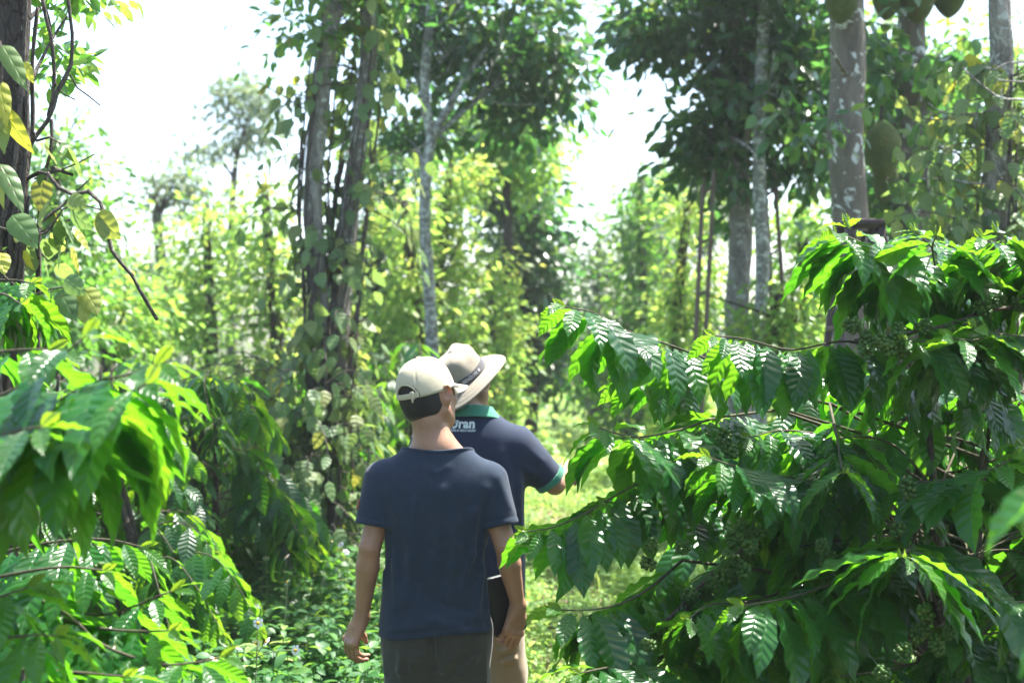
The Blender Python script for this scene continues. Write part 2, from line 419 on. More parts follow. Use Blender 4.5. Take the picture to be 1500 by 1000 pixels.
# ------------------------------------------------------------------ trees
def blob_leaves(gl, blobs, n, size, clump=.35, per=16, nl=3, nw=2, outline=outline_oval, aspect=.45, droop=.5, young=0., bendr=(.1, .7)):
    """blobs: (centre, radii); leaves sit in loose clumps through each blob, more of them near its skin"""
    vol = np.array([np.prod(b[1])**(2/3) for b in blobs]); share = vol/vol.sum()
    tips = []
    for (c, r), s in zip(blobs, share):
        m = max(3, int(n*s/per))
        u = nrm(rng.normal(size=(m, 3))); rad = rng.random(m)**.42
        cc = c+u*rad[:, None]*r*(1+.25*rng.normal(size=(m, 1))*.6)
        tips.append(cc)
        k = rng.poisson(per, m)+3; idx = np.repeat(np.arange(m), k); nn = len(idx)
        rc = clump*rng.uniform(.6, 1.4, m)[idx][:, None]
        off = rng.normal(size=(nn, 3))*np.array([1, 1, .7])*rc*.55
        p = cc[idx]+off
        d = nrm(off)+nrm(rng.normal(size=(nn, 3)))*.8+u[idx]*.3-UP*droop
        nrmv = UP*.7+rng.normal(size=(nn, 3))*.55
        L = size*rng.uniform(.7, 1.25, nn)
        base = rng.beta(2, 2, m)[idx]
        rn = np.clip(base*.65+rng.random(nn)*.45-.05+.10*u[idx][:, 2], 0, 1)
        ag = (rng.random(nn) < young)*rng.uniform(.5, 1, nn)
        leaves(gl, p, d, nrmv, L, L*aspect*rng.uniform(.85, 1.15, nn), rng.uniform(*bendr, nn), rn, ag, nl, nw, outline, .18)
    return np.vstack(tips)

def tree(name, label, base, trunk, radii, blobs, n, size, mat, bark='bark', cat='tree', group=None, limbs=10, clump=.35, per=16, sides=12, tb=.06, aspect=.45, outline=outline_oval, droop=.5, young=0., extra=None, nw=2, nl=3, trunks=None):
    t = thing(name, base, label, cat, group)
    g = Geo()
    tl = resample(trunk, .12); tube(g, tl, radii, sides, tb)
    g.build('trunk', t, M[bark])
    for tp, tr in (trunks or ()):
        g = Geo(); tube(g, resample(tp, .12), tr, sides, tb); g.build('trunk', t, M[bark])
    gl = Geo(); tips = blob_leaves(gl, blobs, n, size, clump, per, nl, nw, outline, aspect, droop, young)
    if limbs:
        pick = tips[rng.choice(len(tips), min(limbs, len(tips)), replace=False)]
        for q in pick:
            k = np.argmin(np.linalg.norm(tl-(q-UP*.4*np.linalg.norm(q[:2]-tl[-1][:2])-UP*.3), axis=1)); b = tl[max(k, len(tl)//4)]
            if np.linalg.norm(q-b) < .25: continue
            mid = (b+q)/2+UP*.08*np.linalg.norm(q-b)+rng.normal(size=3)*.06*np.linalg.norm(q-b)
            r0 = min(np.interp(k, [0, len(tl)], [radii[0], radii[-1]])*.6, .05)
            gb = Geo(); tube(gb, resample([b-nrm(q-b)*.02, mid, q], .15), (r0, r0*.55, .008), 6, .08)
            for e in range(2):
                q2 = q+rng.normal(size=3)*.35; tube(gb, resample([mid, (mid+q2)/2+rng.normal(size=3)*.05, q2], .15), (r0*.45, .006), 5)
            gb.build('limb', t, M[bark])
    for pl, rr in (extra or ()):
        gb = Geo(); tube(gb, resample(pl, .06), rr, 7, .12); gb.build('limb', t, M[bark])
    gl.build('crown', t, M[mat])
    return t

def pepper_vine(label, axis, rad, n_lat, loc, group='pepper vines on their trees', spread=.28, leaf=.115, per=7, stems=9, age=.04, zr=(0., 1.), lat=(), mat='pepper', side=None, rshift=0., nlw=(6, 4), hug=0):
    """a pepper vine climbing a trunk: twining stems, short side shoots, hanging heart leaves"""
    t = thing('pepper_vine', loc, label, 'pepper vine', group)
    gs, gl = Geo(), Geo(); ax = resample(axis, .1); n = len(ax)
    rr = np.interp(np.linspace(0, 1, n), np.linspace(0, 1, len(rad)), rad)
    for s in range(stems):
        th = rng.random()*6.28; w = rng.uniform(-.8, .8); k0 = 0; k1 = int(n*rng.uniform(.55, 1))
        k = np.arange(k0, max(k1, 6)); k = k[k < n]
        a = th+w*np.linspace(0, 1, len(k))*2+np.cumsum(rng.normal(size=len(k)))*.08
        off = rr[k]+rng.uniform(.004, .018)+np.abs(np.cumsum(rng.normal(size=len(k))))*.003
        pl = ax[k]+np.stack([np.cos(a)*off, np.sin(a)*off, np.zeros(len(k))], 1)
        tube(gs, resample(pl, .04), (rng.uniform(.009, .017), .006), 6, .15)
    p, D, N, L, W, bd, rn, ag = [], [], [], [], [], [], [], []
    def leafat(q, out, tang):
        d = nrm(-UP*rng.uniform(.6, 1.3)+out*rng.uniform(.1, .7)+rng.normal(size=3)*.35)
        p.append(q+out*.02+d*.012); D.append(d); N.append(nrm(out+UP*.35+rng.normal(size=3)*.45))
        l = leaf*rng.uniform(.7, 1.25); L.append(l); W.append(l*rng.uniform(.58, .74)); bd.append(rng.uniform(-.1, .5))
        rn.append(np.clip(rng.beta(1.6, 2.)+rshift, 0, 1)); ag.append(rng.uniform(.5, 1) if rng.random() < age else 0)
    for i in range(n_lat):
        k = int((zr[0]+(zr[1]-zr[0])*rng.random())*(n-1)); th = rng.random()*6.28 if side is None else rng.normal(side[0], side[1])
        out = np.array([math.cos(th), math.sin(th), 0]); b = ax[k]+out*rr[k]
        ln = spread*rng.uniform(.3, 1.3)
        tip = b+out*ln*.9+UP*ln*rng.uniform(-.5, .35)+rng.normal(size=3)*.05
        mid = (b+tip)/2+UP*.12*ln+rng.normal(size=3)*.03
        l = resample([b, mid, tip, tip-UP*ln*rng.uniform(.2, .7)+out*.03], .05)
        tube(gs, l, (.006, .0025), 5)
        for q in l[1::max(1, len(l)//per)]: leafat(q, out, None)
    for i in range(hug):
        k = int((zr[0]+(zr[1]-zr[0])*rng.random())*(n-1)); th = rng.random()*6.28
        out = np.array([math.cos(th), math.sin(th), 0]); leafat(ax[k]+out*(rr[k]+.02), out, None)
    for pl, r0, lv in lat:
        l = resample(pl, .05); tube(gs, l, r0, 7, .12)
        for q in l[::3]:                                   # swollen nodes
            if len(l) > 6 and np.ndim(r0): tube(gs, np.array([q-UP*.008, q, q+UP*.008]), (.4*r0[0], 1.25*r0[0], .4*r0[0]), 6)
        for q in l[::max(1, int(len(l)/max(lv, 1)))] if lv else ():
            for e in range(2): leafat(q+rng.normal(size=3)*.03, nrm(rng.normal(size=3)*np.array([1, 1, .2])), None)
    leaves(gl, np.array(p), np.array(D), np.array(N), L, W, bd, rn, ag, nlw[0], nlw[1], outline_heart, .12, .03, .03, curl=.15)
    gs.build('vine_stem', t, M['vine_wood']); gl.build('foliage', t, M[mat])
    return t

def pxblob(x, y, d, rx, ry, rd=None):
    return (P(x, y, d), np.array([rx/F*d, (rd if rd else rx/F*d), ry/F*d]))
def gz(p): return np.array([p[0], p[1], 0.])
# ------------------------------------------------------------------ ground
def gh(x, y):
    return .035*np.sin(x*1.3+.4)*np.cos(y*.9)+.02*np.sin(x*3.1+y*2.2)-.03*np.exp(-((x-pathx(y))/.5)**2)
def pathx(y): return -.05+.028*y+.12*np.sin(y*.25)
xs = np.concatenate([-np.geomspace(400, 8, 26), np.linspace(-7.5, 7.5, 76), np.geomspace(8, 400, 26)])
ys = np.concatenate([[-60, -20, -6], np.linspace(-2, 40, 140), np.geomspace(42, 900, 26)])
XX, YY = np.meshgrid(xs, ys, indexing='ij'); fade = np.exp(-np.maximum(np.abs(XX)-8, 0)/5)*np.exp(-np.maximum(YY-40, 0)/9)
ZZ = gh(XX, YY)*fade
i, j = np.meshgrid(np.arange(len(xs)-1), np.arange(len(ys)-1), indexing='ij'); m = len(ys)
GQ = np.stack([i*m+j, (i+1)*m+j, (i+1)*m+j+1, i*m+j+1], -1).reshape(-1, 4)
k = NT('ground'); o = k.obj(); n1 = k.noise(1.6, 6, o, .65); n2 = k.noise(22., 5, o)
cg = k.ramp(n1, [(.3, (.055, .04, .025)), (.5, (.07, .075, .025)), (.7, (.06, .11, .025))])
cg = k.mix(k.m_('MULTIPLY', n2, .8), cg, k.mix(1., cg, (.5, .5, .45), 'MULTIPLY'))
M['ground'] = k.done(k.pbsdf(cg, .95, .2, k.bump(n2, .8, .03)))
go = mesh_obj('ground', make_mesh('ground', np.stack([XX, YY, ZZ], -1).reshape(-1, 3), GQ), None, M['ground']); tag(go, kind='structure')
# the trodden path: its own sheet just above the ground
py = np.linspace(-2, 40, 160); pw = np.array([-.42, -.3, -.1, .1, .3, .42])
PX = pathx(py)[:, None]+pw[None]*(1+.15*np.sin(py*1.7)[:, None]); PY = np.broadcast_to(py[:, None], PX.shape); PZ = gh(PX, PY)+.006
i, j = np.meshgrid(np.arange(159), np.arange(5), indexing='ij')
PQ = np.stack([i*6+j, i*6+j+1, (i+1)*6+j+1, (i+1)*6+j], -1).reshape(-1, 4)
k = NT('path'); o = k.obj(); n1 = k.noise(3., 6, o, .6); n2 = k.noise(40., 4, o)
cp = k.ramp(n1, [(.35, (.16, .11, .07)), (.55, (.22, .17, .11)), (.7, (.10, .12, .04))])
M['path'] = k.done(k.pbsdf(k.mix(k.m_('MULTIPLY', n2, .6), cp, k.mix(1., cp, (.6, .6, .6), 'MULTIPLY')), .95, .2, k.bump(n2, .7, .02)))
po = mesh_obj('path', make_mesh('path', np.stack([PX, PY, PZ], -1).reshape(-1, 3), PQ), None, M['path']); tag(po, kind='structure')

# ------------------------------------------------------------------ herbs and path growth
def herb_layer(name, xy, h, mat, leaf, per, nodes, aspect=.5, stems=True, nl=4):
    g = Geo(); gs = Geo(); n = len(xy); h = np.broadcast_to(h, (n,))*rng.uniform(.55, 1.15, n)
    base = np.c_[xy, gh(xy[:, 0], xy[:, 1])]; lean = rng.normal(size=(n, 2))*.14
    for q in range(nodes):
        u = (q+.7+rng.random(n)*.4)/nodes
        pos = base+np.c_[lean*(u*h)[:, None], u*h]
        a0 = rng.random(n)*6.283
        for e in range(per):
            a = a0+e*6.283/per+rng.normal(size=n)*.3; out = np.c_[np.cos(a), np.sin(a), np.zeros(n)]
            L = leaf*rng.uniform(.6, 1.3, n)*(1.1-.45*u)
            leaves(g, pos+out*L[:, None]*.18, out+UP*rng.uniform(-.35, .5, (n, 1)), UP+rng.normal(size=(n, 3))*.25, L, L*aspect*rng.uniform(.8, 1.2, n),
                   rng.uniform(.2, 1., n), np.clip(rng.beta(2, 2.5, n)*.7+.35*u, 0, 1), 0, nl, 2, outline_oval, .2, .05)
    if stems:
        th = np.linspace(0, 6.283, 4)[:3]
        for t0, t1 in ((0, .5), (.5, 1.)):
            b0 = base+np.c_[lean*(t0*h)[:, None], t0*h-.02]; b1 = base+np.c_[lean*(t1*h)[:, None], t1*h]
            ring = np.stack([np.cos(th), np.sin(th), 0*th], 1)*.003
            V = np.stack([b0[:, None]+ring, b1[:, None]+ring*.8], 1).reshape(-1, 3)
            Qb = np.array([[0, 1, 4, 3], [1, 2, 5, 4], [2, 0, 3, 5]]); Q = (Qb[None]+(np.arange(n)*6)[:, None, None]).reshape(-1, 4)
            g.add(V, Q, None, .6, 0)
    o = g.build(name, None, M[mat]); tag(o, kind='stuff'); return o

def scatter(n, x0, x1, y0, y1, keep, power=1.):
    out = []
    while len(out) < n:
        m = n*3; y = y0+(y1-y0)*rng.random(m)**power; x = x0+(x1-x0)*rng.random(m); w = keep(x, y)
        out += list(np.c_[x, y][rng.random(m) < w])
    return np.array(out[:n])
L_EDGE = lambda y: pathx(y)-.42
# tall dark herbs left of the path
xy = scatter(1500, -4.2, .1, 4.3, 13, lambda x, y: (x < L_EDGE(y)-.05)*(x > -.62*y*.36-.9)*(1-.75*np.exp(-((x-L_EDGE(y))/.2)**2)))
herb_layer('herbs', xy, .45, 'herb', .105, 3, 6, .55)
xy = scatter(700, -3., .2, 4.0, 7.2, lambda x, y: (x < L_EDGE(y)+.05)*1.)
herb_layer('low_herbs', xy, .30, 'herb', .075, 3, 4, .5)
# sunny growth on and beside the path
xy = scatter(5200, -1.2, 3.6, 5.6, 18, lambda x, y: np.clip(np.abs(x-pathx(y)-.12)/.4, .4, 1)*(x > L_EDGE(y)-.1)*(x < .2*y+.6), 1.3)
herb_layer('path_undergrowth', xy, .19, 'grass', .075, 3, 3, .5)
xy = scatter(3200, -2.5, 9, 17, 46, lambda x, y: 1.*(x > -.03*y-.6)*(x < .16*y+1.2), 1.2)
herb_layer('far_undergrowth', xy, .34, 'grass', .17, 3, 3, .55, False)
xy = scatter(1300, -9, -.6, 12, 30, lambda x, y: 1.*(x < -.03*y-.2))
herb_layer('shaded_undergrowth', xy, .55, 'herb', .2, 3, 4, .55, False)
xy = scatter(900, .4, 3.8, 2.6, 9, lambda x, y: 1.*(x > pathx(y)+.3))
herb_layer('bush_undergrowth', xy, .2, 'herb', .08, 3, 3, .5)
# grass blades
n = 9000; q = scatter(n, -1.5, 3.2, 4., 22, lambda x, y: np.clip(.25+np.abs(x-pathx(y))/.5, 0, 1)*(x < .18*y+.8), 1.25)
g = Geo(); a = rng.random(n)*6.28; out = np.c_[np.cos(a), np.sin(a), np.zeros(n)]
leaves(g, np.c_[q, gh(q[:, 0], q[:, 1])-.01], out*.35+UP, out*-1.+UP*.2, rng.uniform(.1, .3, n), rng.uniform(.006, .013, n)*(1+q[:, 1]*.05), rng.uniform(-1.4, -.3, n), rng.beta(2, 2, n), 0, 4, 1, outline_blade, 0.)
tag(g.build('grass', None, M['grass']), kind='stuff')

# white daisy-like weeds among the herbs
k = NT('white petal'); M['petal'] = k.done(k.pbsdf((.8, .8, .76), .6, .3))
M['flower_eye'] = plain_mat('yellow flower eye', (.55, .32, .03), .8, .2)
def flower_parts():
    g = Geo(); n = 6; a = np.linspace(0, 6.283, n, endpoint=False)+.3; out = np.c_[np.cos(a), np.sin(a), np.full(n, .12)]
    leaves(g, out*.004, out, UP, .017, .014, .5, 0, 0, 4, 2, lambda t: np.clip(.35+.9*t, 0, 1)*np.sqrt(np.clip(1-((t-.55)/.5)**4, 0, 1))+.02, .05)
    e = Geo(); th = np.linspace(0, 6.283, 10, endpoint=False)
    V = [[0, 0, .006]]+[[.0065*np.cos(x)*r, .0065*np.sin(x)*r, z] for r, z in ((.6, .005), (1, .001), (.8, -.004)) for x in th]
    T = [[0, 1+i, 1+(i+1) % 10] for i in range(10)]; Q = [[1+r*10+i, 11+r*10+i, 11+r*10+(i+1) % 10, 1+r*10+(i+1) % 10] for r in range(2) for i in range(10)]
    e.add(V, Q, None, 0, 0, T)
    return g, e
fg, fe = flower_parts()
me_p = make_mesh('petals', np.concatenate(fg.V), np.concatenate(fg.Q)); me_p.materials.append(M['petal'])
me_e = make_mesh('flower centre', np.concatenate(fe.V), np.concatenate(fe.Q), tris=np.concatenate(fe.T)); me_e.materials.append(M['flower_eye'])
def weed(x, y, d, label, heads=1, tilt=35):
    top = P(x, y, d); base = np.array([top[0]+rng.normal()*.03, d+.03, 0.])
    t = thing('wildflower', base, label, 'wildflower', 'white wildflowers among the herbs')
    gs, gl = Geo(), Geo(); mid = (top+base)/2+rng.normal(size=3)*.02
    ln = resample([base, mid, top], .04); tube(gs, ln, (.0035, .0018), 5)
    for q in ln[3:-2:2]:
        for e in (0, 1):
            a = rng.random()*6.28; o = np.array([math.cos(a), math.sin(a), .2])
            leaves(gl, q, o, UP, rng.uniform(.05, .09), .035, .7, rng.random(), 0, 5, 2, outline_oval, .2, .05)
    heads_p = [top]
    for e in range(heads-1):
        q = top+np.array([rng.normal()*.05, rng.normal()*.03, -rng.uniform(.02, .10)]); b = ln[-4]
        tube(gs, resample([b, (b+q)/2+UP*.01, q], .02), (.002, .0014), 5); heads_p.append(q)
    gs.build('stem', t, M['twig_green']); gl.build('leaves', t, M['grass'])
    for q in heads_p:
        o = bpy.data.objects.new('flower', me_p); COL.objects.link(o); o.parent = t; o.location = Vector(q-base)
        o.rotation_euler = (math.radians(tilt+rng.normal()*15), math.radians(rng.normal()*15), rng.random()*6.28)
        c = bpy.data.objects.new('flower_centre', me_e); COL.objects.link(c); c.parent = o
weed(332, 762, 8.8, 'lone white wildflower high among dark herbs under the shaded coffee row')
weed(458, 783, 8.4, 'white wildflower just left of the vine-wrapped forked trunk foot')
weed(471, 786, 8.3, 'white wildflower in front of the vine-wrapped forked trunk foot')
weed(486, 793, 8.1, 'round white wildflower right below the forked trunk foot')
weed(499, 797, 8.0, 'white wildflower between the forked trunk foot and the short-sleeved arm')
weed(507, 808, 7.8, 'white wildflower nearest the elbow of the man in the cap', tilt=60)
weed(386, 802, 7.9, 'small white wildflower below the hanging pale vine leaves, upper of a pair')
weed(390, 817, 7.6, 'white wildflower below the hanging pale vine leaves, lower of a pair')
weed(421, 803, 7.9, 'white wildflower midway below the vine leaves, above a yellow-eyed one')
weed(420, 815, 7.5, 'yellow-eyed white wildflower midway below the vine leaves')
weed(446, 802, 7.9, 'drooping white wildflower left of the trunk foot cluster', tilt=75)
weed(421, 852, 6.6, 'largest drooping white wildflower out alone in the middle of the dark herbs', tilt=70)
weed(347, 948, 5.2, 'white wildflower beside the tip of the low sunlit coffee branch', 2)
weed(378, 912, 5.0, 'tall pale budding wildflower standing above the herbs near the path', 4, 70)
weed(555, 857, 6.4, 'white wildflower close beside the shirt side of the man in the cap', tilt=50)

# ------------------------------------------------------------------ forked support tree with pepper, left of the men
D1 = 10.
t1 = [gz(P(478, 790, D1)), P(476, 640, D1), P(470, 480, D1), P(464, 380, D1), P(458, 290, D1), P(466, 180, D1), P(478, 80, D1), P(492, -20, D1), P(520, -160, D1), P(535, -330, D1)]
t2 = [gz(P(492, 790, D1+.05)), P(490, 640, D1+.06), P(496, 500, D1+.05), P(503, 400, D1+.1), P(516, 280, D1+.1), P(530, 170, D1+.1), P(540, 60, D1+.1), P(530, -60, D1+.1), P(500, -250, D1+.2)]
pin = dict(outline=outline_oval, aspect=.42, droop=.25)
tree('forked_tree', 'forked grey-barked support tree standing left of the path, wrapped in pepper vine', gz(P(485, 790, D1)), t1, (.085, .072, .068, .064, .06, .05),
     [pxblob(480, -110, D1+.3, 110, 50, .5), (np.array([.25, 9.0, 5.3]), np.array([.95, .8, .5])), (np.array([-.75, 10.2, 5.1]), np.array([.8, .7, .5])), pxblob(430, 40, D1-.1, 40, 45, .3), pxblob(555, -60, D1, 60, 60, .4)], 5200, .085, 'mid_leaf', 'bark', limbs=9, clump=.3, trunks=[(t2, (.085, .075, .068, .062, .055, .045))], **pin)  # unseen pair of high crown blobs added to shade the herbs and coffee row
pepper_vine('pepper vine with pale hanging leaves climbing the left stem of the forked tree', np.array(t1[:8]), (.11, .10, .09, .08, .075), 96, gz(P(470, 790, D1-.1)), spread=.34, leaf=.12, stems=18, per=4, age=.02, hug=95)
pepper_vine('dense pepper vine twined up the second, right-leaning stem of the forked tree', np.array(t2[:8]), (.12, .11, .10, .09, .08), 100, gz(P(505, 790, D1)), spread=.35, leaf=.122, stems=20, per=4, age=.03, hug=95)
pepper_vine('low skirt of pale pepper leaves at the foot of the forked tree', np.array([gz(P(455, 800, D1-.5)), P(440, 640, D1-.4), P(440, 520, D1-.3)]), (.2, .24, .2), 110, gz(P(440, 800, D1-.5)), spread=.38, leaf=.122, stems=4, per=5, age=.02, zr=(.2, 1.))

# ------------------------------------------------------------------ left edge trunk
D2 = 4.4
tl = [gz(P(-8, 560, D2)), P(2, 430, D2), P(6, 330, D2), P(14, 220, D2), P(14, 110, D2), P(18, 0, D2), P(24, -140, D2), P(60, -330, D2+.3)]
tree('gnarled_tree', 'dark gnarled tree at the left edge, strangled by woody vine stems', gz(P(-8, 560, D2)), tl, (.07, .052, .06, .06, .05),
     [pxblob(85, -40, D2+.5, 70, 65, .25), pxblob(70, 70, D2+.6, 38, 60, .15), pxblob(105, 88, D2+.5, 40, 10, .1), pxblob(50, -150, D2+.5, 90, 60, .3)], 560, .07, 'mid_leaf', 'bark_dark', limbs=0, clump=.12, per=12,
     extra=[([P(20, 60, D2), P(62, 10, D2+.2), P(75, 50, D2+.3), P(80, 105, D2+.3)], (.008, .004)), ([P(40, 130, D2+.1), P(75, 60, D2+.3), P(98, 25, D2+.4)], (.007, .004))], **pin)
pepper_vine('woody pepper vine on the left edge tree with a long bare hooked shoot', np.array(tl[:7]), (.09, .075, .08, .08, .065), 9, gz(P(10, 560, D2)), spread=.10, leaf=.09, stems=22, per=3, age=.08, nlw=(10, 6),
     lat=[([P(60, -20, D2), P(66, 20, D2), P(75, 55, D2), P(80, 110, D2), P(76, 150, D2), P(70, 170, D2)], (.0065, .005), 0),
          ([P(100, -20, D2), P(101, 12, D2), P(106, 50, D2), P(103, 100, D2), P(85, 132, D2), P(74, 170, D2), P(52, 200, D2), P(30, 235, D2)], (.0055, .007), 0),
          ([P(75, 175, D2), P(76, 200, D2), P(71, 240, D2), P(66, 252, D2)], (.006, .005), 0),
          ([P(40, 262, D2), P(66, 252, D2-.1), P(95, 284, D2-.1), P(132, 281, D2-.1), P(150, 305, D2-.1), P(163, 365, D2-.1), P(168, 376, D2-.1), P(190, 398, D2-.1), P(208, 430, D2-.1), P(229, 466, D2-.1)], (.006, .0055), 0),
          ([P(15, 360, D2), P(48, 335, D2-.1), P(98, 296, D2-.1)], (.006, .004), 6), ([P(20, 370, D2), P(60, 340, D2-.1), P(105, 320, D2-.1)], (.005, .003), 5),
          ([P(103, 110, D2), P(115, 131, D2), P(138, 146, D2), P(147, 155, D2)], (.003, .002), 0), ([P(80, 122, D2), P(95, 140, D2), P(110, 146, D2)], (.003, .002), 0),
          ([P(66, 252, D2), P(90, 250, D2), P(110, 258, D2), P(75, 245, D2)], (.006, .006), 1),
          ([P(50, 262, D2), P(105, 243, D2), P(138, 226, D2)], (.003, .002), 0), ([P(112, 280, D2), P(125, 270, D2), P(134, 260, D2)], (.003, .002), 0)])
g = Geo()      # the big yellow leaves hanging nearest the camera
spec = [((0, 118), (5, 178), .55, .9, .1), ((3, 150), (5, 215), .35, .2, .2), ((3, 66), (38, 122), .12, .1, .1), ((34, 92), (47, 118), .8, 1, .1), ((3, 160), (36, 215), .75, .95, .3), ((-6, 160), (3, 190), .4, .5, .2),
        ((0, 240), (35, 300), .1, .05, .15), ((-2, 262), (-2, 300), .5, .5, .2), ((18, 315), (48, 353), .2, 0, .3), ((105, 305), (124, 335), .25, 0, .2), ((153, 310), (150, 345), .7, .1, .2), ((140, 315), (172, 345), .6, .5, .1),
        ((87, 425), (108, 462), .3, 0, .2), ((118, 430), (120, 468), .8, .3, .2), ((122, 422), (142, 452), .7, .4, .2), ((0, 370), (4, 398), .6, .9, .1), ((95, 408), (120, 430), .2, 0, .1), ((100, 290), (120, 300), .4, .2, .2)]
p0 = np.array([P(*a, 3.9) for a, b, *_ in spec]); p1 = np.array([P(*b, 3.85) for a, b, *_ in spec]); dd = p1-p0; LL = np.linalg.norm(dd, axis=1)
NN = np.c_[rng.normal(size=len(spec))*.4, -np.ones(len(spec)), rng.normal(size=len(spec))*.3+.2]
leaves(g, p0, dd, NN, LL*1.08, LL*np.where(np.arange(len(spec)) > 7, .64, .36), [s[4]*2 for s in spec], [s[2] for s in spec], [s[3] for s in spec], 14, 6, outline_heart, .1, .02, .02, curl=.25)
v = thing('pepper_vine', gz(P(-30, 560, 3.9)), 'loose pepper shoot with large yellow and grey-green leaves hanging at the left edge', 'pepper vine', 'pepper vines on their trees')
for s in spec[8:]:
    pass
gs = Geo()
tube(gs, resample([P(-30, 560, 3.9), P(-20, 380, 3.9), P(-5, 230, 3.9), P(2, 100, 3.9), P(0, 60, 3.9)], .05), (.008, .004), 7, .1)
tube(gs, resample([P(-20, 380, 3.9), P(40, 430, 3.9), P(85, 420, 3.9), P(118, 425, 3.9)], .04), (.004, .002), 6, .1)
tube(gs, resample([P(-12, 330, 3.9), P(60, 345, 3.9), P(100, 300, 3.9), P(150, 308, 3.9)], .04), (.004, .002), 6, .1)
gs.build('vine_stem', v, M['vine_wood']); g.build('foliage', v, M['pepper'])

# ------------------------------------------------------------------ slender pale tree and its dark crown in the middle
D3 = 14.
t3 = [gz(P(640, 800, D3)), P(638, 640, D3), P(634, 510, D3), P(628, 420, D3), P(622, 330, D3), P(626, 240, D3), P(632, 200, D3), P(622, 140, D3), P(628, 40, D3), P(640, -80, D3)]
tree('slender_tree', 'slender pale-barked tree with a Y fork behind the two men, under a dark leafy crown', gz(P(640, 800, D3)), t3, (.075, .062, .06, .055, .05, .03),
     [pxblob(730, 60, D3+.4, 130, 95, .9), pxblob(600, 50, D3+.6, 80, 90, .8), pxblob(815, 110, D3+.2, 50, 65, .5), pxblob(690, -50, D3+.5, 170, 50, .8), pxblob(760, 170, D3+.7, 70, 40, .5), pxblob(600, 190, D3+1.0, 60, 50, .5)],
     4500, .15, 'dark_leaf', 'bark_pale', limbs=14, clump=.3, per=18, extra=[([P(632, 200, D3), P(650, 170, D3), P(668, 140, D3), P(690, 105, D3), P(720, 60, D3+.1)], (.045, .04, .02))])

# the dense dark tree in front of the jackfruits
D4 = 13.
t4 = [gz(P(1086, 800, D4)), P(1084, 600, D4), P(1080, 480, D4), P(1082, 400, D4), P(1084, 320, D4), P(1080, 200, D4), P(1075, 60, D4), P(1080, -120, D4)]
tree('shade_tree', 'stout mottled trunk beneath a dense dark glossy crown, right of the gap of sky', gz(P(1086, 800, D4)), t4, (.13, .115, .11, .10, .09, .05),
     [pxblob(1080, 30, D4, 150, 90, 1.), pxblob(1120, 150, D4, 110, 70, .8), pxblob(1020, 200, D4+.1, 55, 60, .5), pxblob(960, 40, D4+.1, 65, 55, .5), pxblob(1070, 240, D4, 70, 35, .45), pxblob(1180, 220, D4+.3, 50, 60, .5), pxblob(1090, -60, D4, 180, 45, .9), pxblob(1085, 310, D4+.1, 18, 30, .15), pxblob(1185, 80, D4+.4, 50, 80, .6)],
     6600, .15, 'dark_leaf', 'bark', limbs=16, clump=.28, per=18)
t5 = [gz(P(1112, 800, D4-.6)), P(1112, 600, D4-.6), P(1114, 480, D4-.6), P(1117, 380, D4-.6), P(1112, 280, D4-.6), P(1112, 180, D4-.6), P(1117, 80, D4-.6), P(1119, -60, D4-.6), P(1125, -200, D4-.5)]
tree('slender_tree', 'thin straight pale trunk standing right beside the stout mottled one', gz(P(1112, 800, D4-.6)), t5, (.068, .062, .06, .055, .05, .04),
     [pxblob(1130, -190, D4-.4, 120, 80, .8), pxblob(1150, 190, D4-.8, 40, 30, .3)], 900, .11, 'dark_leaf', 'bark_pale', limbs=6, clump=.28)

# jackfruit trees
D5 = 9.6
t6 = [gz(P(1250, 800, D5)), P(1248, 560, D5), P(1246, 420, D5), P(1244, 300, D5), P(1238, 200, D5), P(1243, 100, D5), P(1240, 0, D5), P(1236, -140, D5), P(1225, -330, D5)]
tree('jackfruit_tree', 'thick jackfruit trunk blotched with white lichen, rising behind the right coffee bush', gz(P(1250, 800, D5)), t6, (.135, .125, .122, .12, .118, .11, .10),
     [pxblob(1230, -200, D5, 190, 90, 1.), pxblob(1200, 195, D5-.3, 30, 24, .2), pxblob(1270, 60, D5+.7, 30, 70, .3)], 900, .13, 'dark_leaf', 'bark_jack', limbs=6, clump=.22, per=10, sides=20, tb=.025, aspect=.52, nl=5,
     extra=[([P(1240, 110, D5-.1), P(1225, 85, D5-.25), P(1215, 70, D5-.3)], (.02, .008))])
t7 = [gz(P(1345, 800, D5+1.2)), P(1342, 400, D5+1.2), P(1338, 160, D5+1.2), P(1336, 80, D5+1.2), P(1334, 0, D5+1.2), P(1330, -120, D5+1.2), P(1340, -300, D5+1.2)]
tree('jackfruit_tree', 'second jackfruit tree behind, its pale mottled trunk mostly hidden by vine leaves', gz(P(1345, 800, D5+1.2)), t7, (.12, .11, .105, .10, .08),
     [pxblob(1350, -180, D5+1.3, 170, 90, 1.), pxblob(1300, 120, D5+1.3, 40, 60, .4), pxblob(1390, 110, D5+1.2, 40, 40, .3), pxblob(1320, 270, D5+1.5, 50, 60, .4)], 1500, .13, 'dark_leaf', 'bark_jack', limbs=7, clump=.24, per=10, sides=18, tb=.03, aspect=.52, nl=5)
